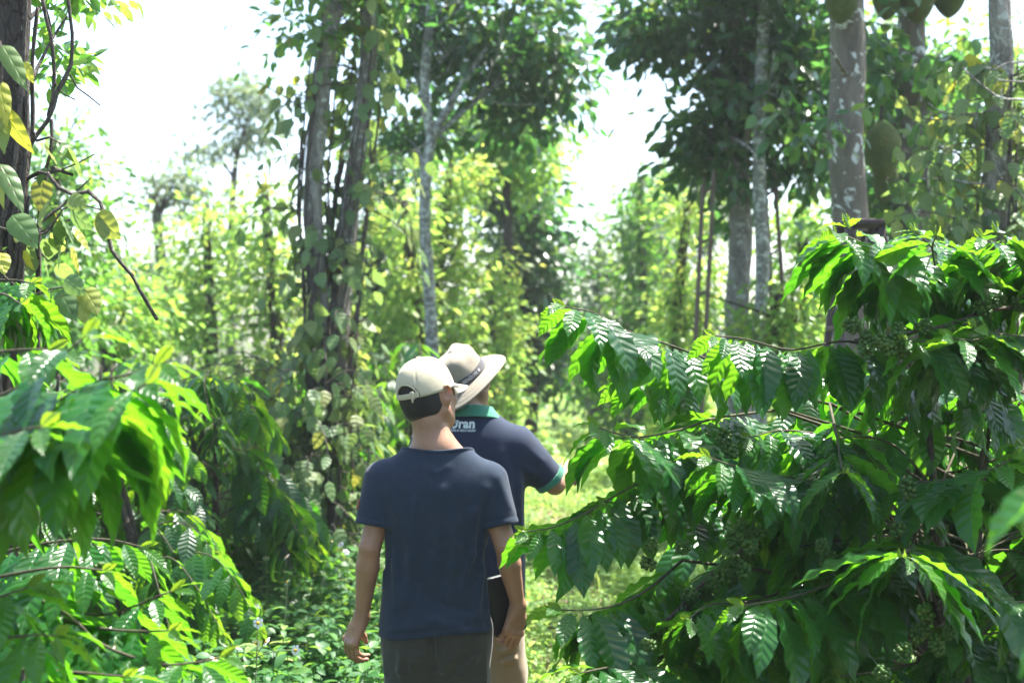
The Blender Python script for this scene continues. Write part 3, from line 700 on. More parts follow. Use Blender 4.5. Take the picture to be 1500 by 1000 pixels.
def jackfruit():
    g = Geo(); nu, nv = 56, 72; u = np.linspace(0, 1, nv+1)[:, None]; th = np.linspace(0, 6.283, nu, endpoint=False)[None]
    pr = np.sin(np.pi*np.clip(u, 0, 1)**.92)**.62
    lump = 1+.05*np.sin(th*2+1)*pr+.03*np.sin(th*3+u*5)
    spike = (np.abs(np.sin(th*14+np.floor(u*36)*1.57))*np.abs(np.sin(u*36*np.pi)))*.018
    r = pr*(.5*lump)+spike*pr
    V = np.stack([r*np.cos(th)*.62, r*np.sin(th)*.62, np.broadcast_to(.5-u, r.shape)], -1).reshape(-1, 3)
    i, j = np.meshgrid(np.arange(nv), np.arange(nu), indexing='ij'); j2 = (j+1) % nu
    g.add(V, np.stack([i*nu+j, (i+1)*nu+j, (i+1)*nu+j2, i*nu+j2], -1).reshape(-1, 4), None, .5)
    return g
k = NT('jackfruit skin'); o = k.obj(); v = k.n('ShaderNodeTexVoronoi'); v.inputs['Scale'].default_value = 42; k.set(v.inputs['Vector'], o)
n = k.noise(3., 3, o); cj = k.ramp(n, [(.35, (.10, .15, .035)), (.6, (.15, .20, .05)), (.75, (.18, .17, .06))])
M['jack'] = k.done(k.pbsdf(k.mix(k.m_('MULTIPLY', v.outputs[0], 1., clamp=True), cj, k.mix(1., cj, (.5, .5, .4), 'MULTIPLY')), .7, .3, k.bump(v.outputs[0], .8, .02)))
jg = jackfruit(); jme = make_mesh('jackfruit', np.concatenate(jg.V), np.concatenate(jg.Q), attrs={'rnd': np.zeros(jg.n)}); jme.materials.append(M['jack'])
sg = Geo(); tube(sg, resample([(0, 0, .46), (.02, .02, .58), (.05, .1, .72)], .05), (.045, .03, .028), 8, .1); sme = make_mesh('stalk', np.concatenate(sg.V), np.concatenate(sg.Q), tris=np.concatenate(sg.T)); sme.materials.append(M['bark_dark'])
for x, y, d, w, h, rz, lab in ((1232, 5, D5-.22, 46, 62, 20, 'green jackfruit hanging high on the front of the thick lichen-blotched trunk'),
                      (1294, 220, D5+.25, 52, 88, 200, 'large brown-green jackfruit hanging low between the two jackfruit trunks'),
                      (1345, -2, D5+.9, 50, 76, 90, 'big green jackfruit at the top in front of the second trunk, lowest of three'),
                      (1391, -6, D5+1.1, 46, 66, 300, 'green jackfruit at the top, right of the second trunk'),
                      (1299, -4, D5+.9, 44, 70, 40, 'shadowed jackfruit at the top between the two trunks'),
                      (1296, 262, D5+.5, 36, 80, 10, 'dim jackfruit hanging half hidden below the large brown-green one')):
    q = P(x, y, d); w, h = w/F*d, h/F*d
    o = bpy.data.objects.new('jackfruit', jme); COL.objects.link(o); o.location = Vector(q); o.scale = (w/.62, w/.62, h); o.rotation_euler = (0, math.radians(4), math.radians(rz))
    tag(o, lab, 'jackfruit', 'jackfruits hanging from the trunks')
    st = bpy.data.objects.new('stalk', sme); COL.objects.link(st); st.parent = o
pepper_vine('pepper vine hiding the second jackfruit trunk with mid green leaves', np.array([gz(P(1345, 800, D5+.9)), P(1342, 400, D5+.9), P(1338, 170, D5+.9), P(1338, 90, D5+1)]), (.16, .16, .15, .12), 60, gz(P(1320, 800, D5+.9)), spread=.35, leaf=.115, stems=6, per=5, age=.02, zr=(.5, 1), mat='mid_leaf')

# right edge tree with pale pepper
D6 = 8.4
t8 = [gz(P(1462, 800, D6)), P(1462, 520, D6), P(1458, 340, D6), P(1460, 220, D6), P(1468, 110, D6), P(1466, 40, D6), P(1462, -60, D6), P(1440, -260, D6)]
tree('support_tree', 'grey trunk near the right edge with bare sunlit twigs and pale pepper vine', gz(P(1462, 800, D6)), t8, (.08, .075, .072, .07, .065, .05),
     [pxblob(1440, -180, D6, 130, 60, .7)], 350, .075, 'mid_leaf', 'bark', limbs=4, clump=.22, trunks=[([P(1468, 120, D6-.05), P(1470, 60, D6-.12), P(1463, 0, D6-.14), P(1450, -90, D6-.1)], (.05, .045, .04))],
     extra=[([P(1540, 150, D6-.6), P(1498, 146, D6-.6), P(1468, 145, D6-.6), P(1450, 134, D6-.6), P(1432, 120, D6-.6), P(1418, 108, D6-.6), P(1410, 100, D6-.6)], (.008, .004)), ([P(1468, 145, D6-.6), P(1467, 130, D6-.6)], (.004, .003)),
            ([P(1540, 88, D6-.6), P(1498, 91, D6-.6), P(1474, 93, D6-.6), P(1460, 101, D6-.6), P(1442, 99, D6-.6)], (.008, .004)), ([P(1530, 118, D6-.6), P(1490, 120, D6-.6), P(1462, 117, D6-.6)], (.006, .003)), ([P(1540, 40, D6-.6), P(1500, 25, D6-.6), P(1484, 10, D6-.6)], (.005, .003)),
            ([P(1450, 270, D6), P(1420, 268, D6-.2), P(1385, 262, D6-.2), P(1345, 262, D6-.2)], (.009, .004)), ([P(1440, 166, D6), P(1400, 168, D6-.2), P(1375, 162, D6-.2), P(1358, 150, D6-.2)], (.007, .004)), ([P(1440, 250, D6), P(1428, 200, D6-.1), P(1434, 150, D6-.1)], (.007, .005))], **pin)
pepper_vine('straggling pepper vine of pale dull leaves spreading left from the right edge trunk', np.array(t8[:6]), (.1, .1, .1, .09, .08), 95, gz(P(1440, 800, D6)), spread=.36, leaf=.105, stems=8, per=5, age=.03, zr=(.42, .95), hug=70,
            lat=[([P(1450, 300, D6), P(1400, 250, D6-.2), P(1350, 235, D6-.2), P(1320, 215, D6-.2)], (.006, .003), 24), ([P(1450, 330, D6), P(1390, 290, D6-.2), P(1330, 270, D6-.2), P(1300, 262, D6-.2)], (.006, .003), 27),
                 ([P(1450, 340, D6), P(1400, 320, D6-.3), P(1350, 310, D6-.3), P(1310, 318, D6-.3)], (.006, .003), 27), ([P(1450, 200, D6), P(1400, 175, D6-.2), P(1355, 175, D6-.2), P(1325, 150, D6-.2)], (.006, .003), 21), ([P(1450, 350, D6), P(1420, 330, D6-.3), P(1380, 345, D6-.3)], (.006, .003), 21),
                 ([P(1450, 110, D6), P(1420, 90, D6-.1), P(1390, 100, D6-.1)], (.005, .003), 9), ([P(1460, 300, D6), P(1480, 270, D6-.1), P(1500, 280, D6-.1)], (.005, .003), 10), ([P(1460, 340, D6), P(1485, 330, D6-.2), P(1510, 320, D6-.2)], (.005, .003), 10)])

# ------------------------------------------------------------------ ladders
M['wood'] = plain_mat('weathered ladder wood', (.15, .11, .085), .85, .2, .4, 25)
M['platform'] = plain_mat('purplish painted wood', (.075, .055, .06), .8, .25, .35, 25)
def ladder(label, b0, b1, t0, t1, n, r=.022):
    t = thing('ladder', (b0+b1)/2, label, 'ladder', 'pole ladders leaning in the trees')
    for a, b in ((b0, t0), (b1, t1)):
        g = Geo(); tube(g, resample([a, (a+b)/2+rng.normal(size=3)*.012, b], .15), (r, r*.85), 8, .06); g.build('rail', t, M['wood'])
    for i in range(n):
        u = (i+.7)/n; g = Geo(); tube(g, np.array([b0+(t0-b0)*u, b1+(t1-b1)*u]), r*.6, 7); g.build('rung', t, M['wood'])
dl = 11.6
ladder('long pole ladder leaning into the dark crown left of the mottled trunk', gz(P(996, 560, dl)), gz(P(1014, 560, dl)), P(1030, 262, dl+.9), P(1046, 250, dl+.9), 7)
ladder('pole ladder leaning right of the thin pale trunk', gz(P(1152, 560, dl+.6)), gz(P(1180, 560, dl+.6)), P(1120, 262, dl+1.2), P(1134, 250, dl+1.2), 6)
tp = thing('step_ladder', gz(P(1235, 560, 8.4)), 'dark wooden stepladder with a flat top standing before the jackfruit trunk', 'stepladder')
zt = P(0, 325, 8.4)[2]; xl, xr = P(1240, 0, 8.4)[0], P(1300, 0, 8.4)[0]
g = Geo(); box(g, ((xl+xr)/2, 8.55, zt), (xr-xl, .34, .035), bev=.006); g.build('top_board', tp, M['platform'])
def bar(parent, name, a, b, w=.045, th=.03, mat='platform'):
    a, b = np.array(a), np.array(b); d = nrm(b-a); s = nrm(np.cross(d, [0, 1., 0])); n = np.cross(d, s)
    g = Geo(); box(g, (a+b)/2, (w, th, np.linalg.norm(b-a)), np.stack([s, n, d], 1), .005); g.build(name, parent, M[mat])
for yy, dx in ((8.42, -.28), (8.68, -.28)):
    bar(tp, 'leg', (xl+.03, yy, zt-.02), (xl-.05+dx*.6, yy+(yy-8.55)*1.2, 0))
for yy in (8.42, 8.68):
    bar(tp, 'leg', (xr-.03, yy, zt-.02), (xr+.22, yy+(yy-8.55)*1.2, 0)); bar(tp, 'brace', (xl+.1, yy+.03, zt-.25), (xr-.05, yy+.03, zt-.03), .03, .02)
for u in (.25, .45, .65, .82):
    x = (xl+.03)*(1-u)+(xl-.218)*u; g = Geo(); box(g, (x, 8.55, (zt-.02)*(1-u)), (.05, .30+.25*u, .03), bev=.005); g.build('step', tp, M['wood'])

# ------------------------------------------------------------------ background trees
def bg(name, label, cx, d, blobs, n, size, mat, trunk=None, r=(.11, .08, .05), cat='tree', bark='bark_dark', group='trees behind the coffee', limbs=6, **kw):
    if name == 'vine_pillar': lo = min(q[0][2]-q[1][2] for q in blobs); w_ = max(q[1][0] for q in blobs); blobs = list(blobs)+[(np.array([blobs[0][0][0], d, z_]), np.array([w_*1.05, w_, .55])) for z_ in np.arange(.4, max(lo+.2, .5), .55)]; n = int(n*1.55)
    else: n = int(n*(1.1 if name == 'shrub' else 1.4))
    b = gz(P(cx, 500, d)); top = max(q[0][2]+q[1][2]*.5 for q in blobs); c = np.mean([q[0] for q in blobs], axis=0)
    tr = trunk or [b, (b+c)/2*np.array([1, 1, 0])+UP*top*.4+np.array([rng.normal()*.1, 0, 0]), np.array([c[0], c[1], top])]
    return tree(name, label, b, tr, r, blobs, n, size, M and mat, bark, cat, group, limbs, sides=8, **kw)
X = pxblob
kw = dict(clump=.45, per=16)
bg('tall_tree', 'tall thin pale tree with a sparse airy crown, fading into the bright sky', 348, 30, [X(345, 140, 30, 48, 32, .8), X(365, 200, 30, 36, 28, .7), X(300, 215, 30, 30, 14, .5), X(390, 150, 30, 25, 20, .5)], 900, .17, 'hazed_leaf', [gz(P(340, 500, 30)), P(338, 380, 30), P(345, 240, 30), P(358, 190, 30)], (.13, .10, .05), **kw)
bg('stub_tree', 'cut dark stub trunk with ragged side shoots against the left sky gap', 232, 24, [X(280, 260, 24, 26, 28, .5), X(245, 290, 24, 22, 22, .4), X(225, 265, 24, 14, 14, .3)], 500, .13, 'hazed_leaf', [gz(P(238, 500, 24)), P(236, 400, 24), P(232, 345, 24), P(230, 308, 24)], (.11, .09, .085), **kw)
bg('vine_pillar', 'bright green leafy vine pillar with a dark trunk, standing in the open left distance', 312, 18, [X(295, 345, 18, 48, 42, .5), X(325, 385, 18, 40, 60, .5), X(290, 420, 18, 40, 50, .5), X(320, 310, 18, 28, 25, .4)], 1900, .11, 'lime_leaf', clump=.3, per=16)
bg('vine_pillar', 'yellow-flecked vine pillar right of the bright green one, left of the forked tree', 388, 16.5, [X(388, 300, 16.5, 26, 40, .4), X(390, 380, 16.5, 34, 60, .4), X(385, 440, 16.5, 42, 50, .4)], 1700, .11, 'yellow_leaf', clump=.28, per=16)
bg('round_tree', 'dark rounded tree just behind the gnarled left edge trunk', 75, 13, [X(70, 260, 13, 48, 55, .5), X(95, 340, 13, 55, 50, .5), X(60, 400, 13, 60, 50, .5), X(95, 215, 13, 22, 22, .3)], 2100, .09, 'mid_leaf', **kw)
for k_, (x, y, d, rx, ry, m_, lab) in enumerate([(150, 450, 15, 60, 40, 'lime_leaf', 'sunny pale shrub below the hooked vine shoot'), (230, 440, 19, 45, 36, 'lime_leaf', 'pale sunlit shrub under the cut stub tree'), (20, 440, 12, 55, 36, 'mid_leaf', 'mid green shrub at the left edge behind the gnarled trunk'), (205, 400, 26, 60, 30, 'hazed_leaf', 'hazy far shrub left of the bright green vine pillar'), (440, 430, 24, 34, 60, 'hazed_leaf', 'bluish hazy shrub seen between pillar and forked tree')]):
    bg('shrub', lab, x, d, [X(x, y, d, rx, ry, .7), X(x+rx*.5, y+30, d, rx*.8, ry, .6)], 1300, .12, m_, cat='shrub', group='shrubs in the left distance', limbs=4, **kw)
bg('vine_pillar', 'pale yellow vine pillar directly behind the slender pale trunk', 655, 18, [X(655, 300, 18, 42, 50, .5), X(660, 390, 18, 48, 60, .5), X(650, 470, 18, 50, 50, .5), X(690, 255, 18, 24, 30, .3)], 2400, .12, 'yellow_leaf', clump=.26, per=16)
bg('vine_pillar', 'lower yellow-green vine pillar behind the wide-brimmed hat', 715, 19, [X(715, 410, 19, 40, 45, .5), X(725, 480, 19, 45, 55, .5)], 1500, .12, 'yellow_leaf', clump=.26, per=16)
bg('vine_pillar', 'sunny vine pillar between the forked tree and the slender pale trunk', 590, 17, [X(592, 320, 17, 32, 50, .5), X(590, 420, 17, 36, 60, .5)], 1400, .12, 'yellow_leaf', clump=.26, per=16)
bg('broad_tree', 'tall dark tree bordering the right gap of sky in the centre', 775, 22, [X(770, 330, 22, 48, 70, .8), X(780, 430, 22, 45, 70, .8), X(740, 260, 22, 45, 60, .8), X(770, 520, 22, 60, 60, .8)], 4600, .17, 'dark_leaf', **kw)
bg('broad_tree', 'bright green tree whose crown shows under the dark leaves in the centre', 745, 19.5, [X(745, 190, 19.5, 60, 55, .7), X(775, 240, 19.5, 26, 45, .5), X(700, 200, 19.5, 40, 60, .5)], 1900, .13, 'lime_leaf', **kw)
bg('broad_tree', 'deep green tree behind the forked trunk and slender tree', 560, 20, [X(560, 380, 20, 55, 80, .8), X(590, 260, 20, 60, 70, .8), X(545, 470, 20, 60, 70, .8)], 2400, .14, 'dark_leaf', **kw)
bg('vine_pillar', 'hazy pale vine pillar right of the centre sky gap', 865, 27, [X(880, 375, 27, 28, 40, .6), X(868, 440, 27, 36, 60, .7)], 1000, .17, 'hazed_leaf', clump=.4, per=16)
bg('vine_pillar', 'tall mid green vine pillar left of the leaning ladder', 935, 22, [X(930, 320, 22, 42, 55, .7), X(945, 420, 22, 46, 80, .7), X(930, 510, 22, 55, 70, .7), X(955, 270, 22, 26, 20, .4)], 2800, .13, 'mid_leaf', clump=.32, per=18)
bg('vine_pillar', 'yellow-leaved vine pillar behind the leaning ladder', 1010, 17, [X(1005, 320, 17, 34, 50, .5), X(1020, 410, 17, 36, 60, .5), X(1000, 480, 17, 45, 60, .5)], 2000, .11, 'yellow_leaf', clump=.26, per=16)
bg('vine_pillar', 'sunny green vine pillar between pale thin trunk and jackfruit trunk', 1175, 18, [X(1170, 330, 18, 45, 50, .6), X(1185, 420, 18, 50, 70, .6), X(1165, 480, 18, 60, 50, .6)], 2300, .12, 'lime_leaf', clump=.3, per=16)
bg('broad_tree', 'hazy broad tree farthest back beyond the leaning ladder', 990, 34, [X(985, 290, 34, 60, 45, 1.2), X(1040, 300, 34, 60, 60, 1.2), X(960, 380, 34, 70, 80, 1.2)], 2000, .22, 'hazed_leaf', **kw)
bg('broad_tree', 'shaded green tree filling behind the jackfruit trunks', 1310, 15, [X(1300, 200, 15, 60, 90, .7), X(1380, 120, 15, 70, 80, .7), X(1320, 320, 15, 70, 70, .7), X(1270, 90, 15, 40, 80, .6)], 2600, .13, 'mid_leaf', **kw)
bg('broad_tree', 'sunny yellow-green tree behind the right edge trunk', 1470, 16, [X(1480, 260, 16, 50, 60, .6), X(1440, 330, 16, 70, 50, .6), X(1490, 120, 16, 40, 60, .6), X(1400, 330, 16, 50, 50, .5)], 2400, .12, 'lime_leaf', **kw)
bg('shrub', 'light leafy shrub between the thin pale trunk and the top coffee branch', 1150, 12.5, [X(1150, 450, 12.5, 48, 34, .4), X(1130, 490, 12.5, 60, 40, .4)], 900, .09, 'lime_leaf', cat='shrub', group='shrubs by the ladders', limbs=4, clump=.25, per=14)
bg('shrub', 'dim shrub at the far end of the path under the dark tree', 870, 24, [X(860, 530, 24, 70, 50, .8), X(930, 540, 24, 70, 50, .8)], 1500, .15, 'mid_leaf', cat='shrub', group='shrubs by the ladders', limbs=4, **kw)
# the far wood: one mass
gw = Geo(); bl = []
for x in np.arange(-900, 2500, 95.):
    d = rng.uniform(48, 75)
    if 730 < x < 920 or 20 < x < 260: h = 12
    else: h = rng.uniform(25, 80)
    bl.append(X(x, 500-h*.4, d, rng.uniform(60, 90), h*.75+35, 2.))
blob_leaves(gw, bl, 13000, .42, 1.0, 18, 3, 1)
tag(gw.build('far_woods', None, M['hazed_leaf']), kind='stuff')

# ------------------------------------------------------------------ coffee bushes
GB = 'coffee bushes beside the path'
R0 = np.array([1.42, 4.75, 0.])
hand = [
 dict(p=[(828, 450, 3.95), (870, 458, 4.0), (920, 485, 4.1), (1000, 512, 4.2), (1075, 545, 4.4), (1150, 600, 4.5)], L=.215, bare=.35),
 dict(p=[(1048, 492, 4.0), (1090, 496, 4.05), (1160, 512, 4.1), (1240, 500, 4.2), (1330, 520, 4.4)], L=.20, bare=.2),
 dict(p=[(1245, 335, 4.0), (1265, 362, 4.05), (1310, 385, 4.15), (1370, 440, 4.4)], L=.25, bare=.05),
 dict(p=[(1225, 345, 3.9), (1250, 350, 4.0), (1290, 372, 4.1), (1350, 420, 4.4)], L=.24, bare=.05),
 dict(p=[(1372, 345, 3.85), (1366, 362, 4.0), (1372, 400, 4.25), (1385, 450, 4.5)], L=.22, bare=.05),
 dict(p=[(1340, 338, 4.3), (1355, 352, 4.4), (1390, 390, 4.6)], L=.2, bare=.0),
 dict(p=[(1462, 340, 3.95), (1480, 355, 4.05), (1520, 375, 4.2), (1580, 430, 4.5)], L=.24, bare=.05),
 dict(p=[(1440, 350, 3.9), (1470, 362, 4.0), (1530, 400, 4.3)], L=.24, bare=.0),
 dict(p=[(874, 624, 3.9), (900, 634, 3.95), (940, 640, 4.05), (1000, 628, 4.15), (1050, 612, 4.25), (1140, 600, 4.5)], L=.215, bare=.3),
 dict(p=[(772, 778, 3.9), (810, 772, 3.95), (860, 750, 4.0), (915, 718, 4.1), (970, 690, 4.25), (1050, 640, 4.5)], L=.205, bare=.22, step=.04),
 dict(p=[(885, 735, 4.05), (915, 735, 4.1), (960, 715, 4.2), (1010, 690, 4.4)], L=.16, bare=.1),
 dict(p=[(1040, 670, 3.85), (1075, 682, 3.9), (1130, 695, 4.0), (1190, 700, 4.15), (1270, 690, 4.5)], L=.21, bare=.1),
 dict(p=[(1238, 692, 3.75), (1232, 680, 3.9), (1226, 640, 4.2), (1215, 590, 4.5)], L=.2, bare=.25),
 dict(p=[(1482, 672, 3.75), (1445, 690, 3.8), (1390, 702, 3.9), (1330, 708, 4.05), (1290, 720, 4.4)], L=.215, bare=.1),
 dict(p=[(1500, 655, 3.8), (1530, 670, 3.9), (1600, 690, 4.3)], L=.22, bare=.05),
 dict(p=[(1322, 815, 3.5), (1326, 808, 3.62), (1335, 800, 3.9), (1345, 770, 4.4)], L=.27, bare=.35),
 dict(p=[(1090, 886, 3.6), (1130, 880, 3.65), (1180, 868, 3.8), (1240, 845, 4.0), (1310, 810, 4.4)], L=.245, bare=.25),
 dict(p=[(1010, 905, 3.7), (1040, 885, 3.8), (1100, 880, 4.0), (1170, 860, 4.4)], L=.22, bare=.2),
 dict(p=[(822, 893, 3.75), (860, 893, 3.8), (905, 885, 3.9), (950, 862, 4.05), (1000, 820, 4.3)], L=.225, bare=.2),
 dict(p=[(850, 985, 3.6), (900, 975, 3.7), (960, 965, 3.9), (1030, 930, 4.3)], L=.21, bare=.15),
 dict(p=[(1395, 495, 3.8), (1425, 498, 3.85), (1470, 490, 4.0), (1530, 500, 4.3)], L=.24, bare=.05),
 dict(p=[(1330, 500, 3.85), (1380, 500, 3.95), (1440, 510, 4.2)], L=.2, bare=.05),
 dict(p=[(1430, 480, 3.85), (1460, 492, 3.95), (1520, 530, 4.3)], L=.2, bare=.05),
 dict(p=[(1440, 860, 3.75), (1470, 880, 3.9), (1530, 880, 4.2)], L=.24, bare=.1),
 dict(p=[(1380, 930, 3.9), (1430, 930, 4.0), (1500, 920, 4.3)], L=.24, bare=.1),
 dict(p=[(1100, 640, 4.2), (1150, 630, 4.3), (1230, 640, 4.6)], L=.21, bare=.1),
 dict(p=[(1120, 740, 4.2), (1180, 740, 4.3), (1260, 750, 4.6)], L=.22, bare=.1, young=False),
 dict(p=[(1380, 560, 4.3), (1430, 560, 4.4), (1520, 580, 4.7)], L=.22, bare=.1, young=False),
 dict(p=[(1270, 520, 4.3), (1310, 530, 4.45), (1370, 560, 4.7)], L=.24, bare=.1, young=False),
 dict(p=[(1170, 800, 4.1), (1240, 790, 4.3), (1330, 780, 4.6)], L=.22, bare=.1, young=False),
 dict(p=[(970, 760, 4.3), (1030, 740, 4.4), (1110, 720, 4.6)], L=.2, bare=.1, young=False),
 dict(p=[(900, 560, 4.2), (950, 555, 4.3), (1010, 545, 4.4)], L=.15, bare=.1),
 dict(p=[(1110, 960, 3.9), (1180, 950, 4.1), (1260, 930, 4.4)], L=.22, bare=.1),
 dict(p=[(1230, 990, 3.7), (1300, 980, 3.9), (1380, 960, 4.2)], L=.22, bare=.1),
]
bpts = along([(1252, 500, 3.86), (1290, 492, 3.86), (1335, 486, 3.88), (1385, 478, 3.92), (1440, 458, 3.98), (1500, 448, 4.05)], .055, .016)
bpts += along([(1262, 482, 3.86), (1290, 500, 3.84), (1330, 500, 3.84)], .05, .016)
w1 = [(1230, 720, 4.6), (1150, 760, 4.35), (1050, 835, 4.1), (985, 900, 3.95), (900, 968, 3.85)]
w2 = [(1200, 730, 4.6), (1120, 790, 4.3), (1040, 860, 4.1), (960, 930, 3.95)]
bpts += along(w1[1:], .075, .02)+along(w2[1:], .08, .02)
bpts += [P(955, 798, 3.88), P(950, 825, 3.93), P(1065, 815, 3.83), P(1075, 790, 3.88), P(1090, 835, 3.83), P(1100, 800, 3.83), P(1085, 770, 3.93), P(1110, 780, 3.93), P(1060, 840, 3.88), P(1000, 800, 3.93),
         P(1355, 895, 3.58), P(1390, 925, 3.58), P(1372, 945, 3.58), P(1325, 955, 3.48), P(1292, 985, 3.43), P(1245, 945, 3.73), P(1348, 925, 3.63), P(1205, 800, 3.83), P(1215, 820, 3.88), P(1315, 775, 3.83), P(1285, 665, 4.33), P(1290, 690, 4.33), P(1060, 640, 4.03), P(1070, 660, 4.03), P(1440, 880, 3.83), P(1330, 715, 3.83), P(1260, 655, 4.23), P(950, 945, 3.73), P(1030, 640, 4.13)]
coffee_bush(R0, 'large glossy coffee bush laden with green cherries, filling the right side', GB, hand, 115, 1.72, 1.0, az=(-.2, 3.4), L=.2, res=(18, 6), fill_res=(10, 4), berries=bpts, stems=4, zmin=.12,
            wood=[w1, w2, [(1000, 690, 4.3), (985, 735, 4.2), (958, 790, 4.1), (950, 830, 4.1)], [(1560, 452, 4.4), (1500, 448, 4.06), (1440, 458, 4.0), (1380, 478, 3.94), (1300, 491, 3.88), (1252, 498, 3.86)], [(1320, 640, 4.7), (1390, 640, 4.65), (1440, 655, 4.6)], [(1440, 660, 4.6), (1435, 690, 4.6), (1430, 720, 4.6)]])

LL0 = np.array([-1.75, 3.45, 0.])
hand = [
 dict(p=[(122, 496, 2.3), (85, 525, 2.32), (40, 560, 2.35), (-20, 585, 2.4), (-110, 600, 2.6)], L=.215, bare=.1, rm=1., step=.042, wr=.86),
 dict(p=[(226, 534, 2.3), (190, 548, 2.32), (140, 560, 2.35), (80, 590, 2.4), (0, 640, 2.5), (-80, 680, 2.8)], L=.225, bare=.1, rm=1., step=.042, wr=.86),
 dict(p=[(214, 562, 2.2), (180, 580, 2.25), (120, 600, 2.3), (60, 620, 2.35), (-40, 640, 2.5)], L=.225, bare=.1, rm=1., step=.042, wr=.86),
 dict(p=[(60, 625, 2.15), (20, 632, 2.2), (-40, 650, 2.3)], L=.23, bare=.1, rm=1., step=.042, wr=.86),
 dict(p=[(70, 512, 2.6), (30, 512, 2.6), (-40, 520, 2.7)], L=.2, bare=.05, rm=1., step=.042, wr=.86),
 dict(p=[(322, 962, 2.6), (285, 970, 2.6), (227, 971, 2.62), (147, 942, 2.65), (99, 899, 2.7), (40, 870, 2.8)], L=.18, bare=.1, rm=1., step=.042, wr=.86),
 dict(p=[(250, 866, 2.75), (222, 876, 2.75), (195, 888, 2.78), (140, 900, 2.8), (60, 880, 2.9)], L=.175, bare=.1, rm=1., step=.042, wr=.86),
 dict(p=[(247, 923, 2.65), (205, 924, 2.68), (150, 920, 2.7), (80, 905, 2.8)], L=.175, bare=.1, rm=1., step=.042, wr=.86),
 dict(p=[(205, 800, 2.9), (160, 790, 2.9), (110, 790, 2.9), (40, 800, 2.95), (-40, 820, 3.)], L=.18, bare=.05, rm=1., step=.042, wr=.86),
 dict(p=[(150, 835, 2.7), (100, 830, 2.75), (50, 835, 2.8), (-30, 850, 2.9)], L=.18, bare=.05, rm=1., step=.042, wr=.86),
 dict(p=[(40, 860, 2.4), (10, 870, 2.4), (-40, 890, 2.5)], L=.19, bare=.05, rm=1., step=.042, wr=.86),
 dict(p=[(80, 930, 2.3), (40, 930, 2.35), (-20, 940, 2.5)], L=.19, bare=.05, rm=1., step=.042, wr=.86),
 dict(p=[(180, 990, 2.5), (120, 985, 2.55), (40, 980, 2.6)], L=.18, bare=.05, rm=1., step=.042, wr=.86),
 dict(p=[(45, 415, 3.3), (20, 410, 3.35), (-30, 415, 3.5), (-100, 450, 3.6)], L=.2, bare=.1),
 dict(p=[(30, 445, 3.2), (0, 430, 3.3), (-60, 440, 3.5)], L=.2, bare=.1),
]
coffee_bush(LL0, 'sunlit coffee bush close by at the left edge with large soft leaves', GB, [dict(h, p=[(a, b, c*1.16) for a, b, c in h['p']], L=h['L']*1.14) for h in hand], 36, 1.65, .7, az=(.9, 3.7), L=.19, res=(16, 6), fill_res=(8, 4), stems=3, zmin=.15, bsc=.75, berries=[P(150, 838, 3.2), P(185, 850, 3.3), P(220, 978, 3.05)])
# a leaf-tip of a nearer bush at the right edge
hand = [dict(p=[(1550, 725, 1.75), (1580, 715, 1.8), (1640, 715, 1.95)], L=.2, bare=.0, rm=1.2, step=.06), dict(p=[(1555, 880, 1.8), (1600, 880, 1.9)], L=.16, bare=0., step=.07)]
coffee_bush(np.array([1.25, 2.15, 0]), 'nearest coffee bush poking blurred leaves in from the right edge', GB, hand, 5, 1.3, .42, az=(-1.2, 1.2), L=.18, res=(12, 4), fill_res=(8, 4), stems=2)
ROW = 'coffee bushes in the shaded row left of the path'
for x, d, h, r, nfl, lab, bl in ((290, 8.2, 1.72, .78, 60, 'coffee bush left of the forked tree with drooping dark leaves and berries', 10), (205, 6.9, 1.6, .70, 44, 'coffee bush just beyond the near left one, half shaded', 6), (420, 10.6, 1.75, 1.0, 46, 'coffee bush behind the forked tree, leaves whitened by sun', 0),
                     (130, 10.2, 1.75, 1.1, 46, 'sunny coffee bush below the hooked vine shoot', 0), (20, 7.4, 1.75, .9, 40, 'coffee bush at the left edge behind the nearest one', 0), (250, 13.5, 1.8, 1.1, 36, 'farther coffee bush below the bright green vine pillar', 0), (585, 11.8, 1.85, .85, 40, 'coffee bush behind the man in the cap, between the two pale trunks', 0), (540, 14.5, 1.8, 1., 26, 'farthest coffee bush behind the forked trunk', 0)):
    b = gz(P(x, 500, d)); lt = d < 9
    bb = [P(x+rng.normal()*50, 585+rng.normal()*22, d-.75) for _ in range(bl)]
    coffee_bush(b, lab, ROW, (), nfl, h, r, L=.215, fill_res=(8, 4) if lt else (6, 2), res=(8, 4), mat='coffee_far', stems=3, zmin=.2, berries=bb, step=.055)
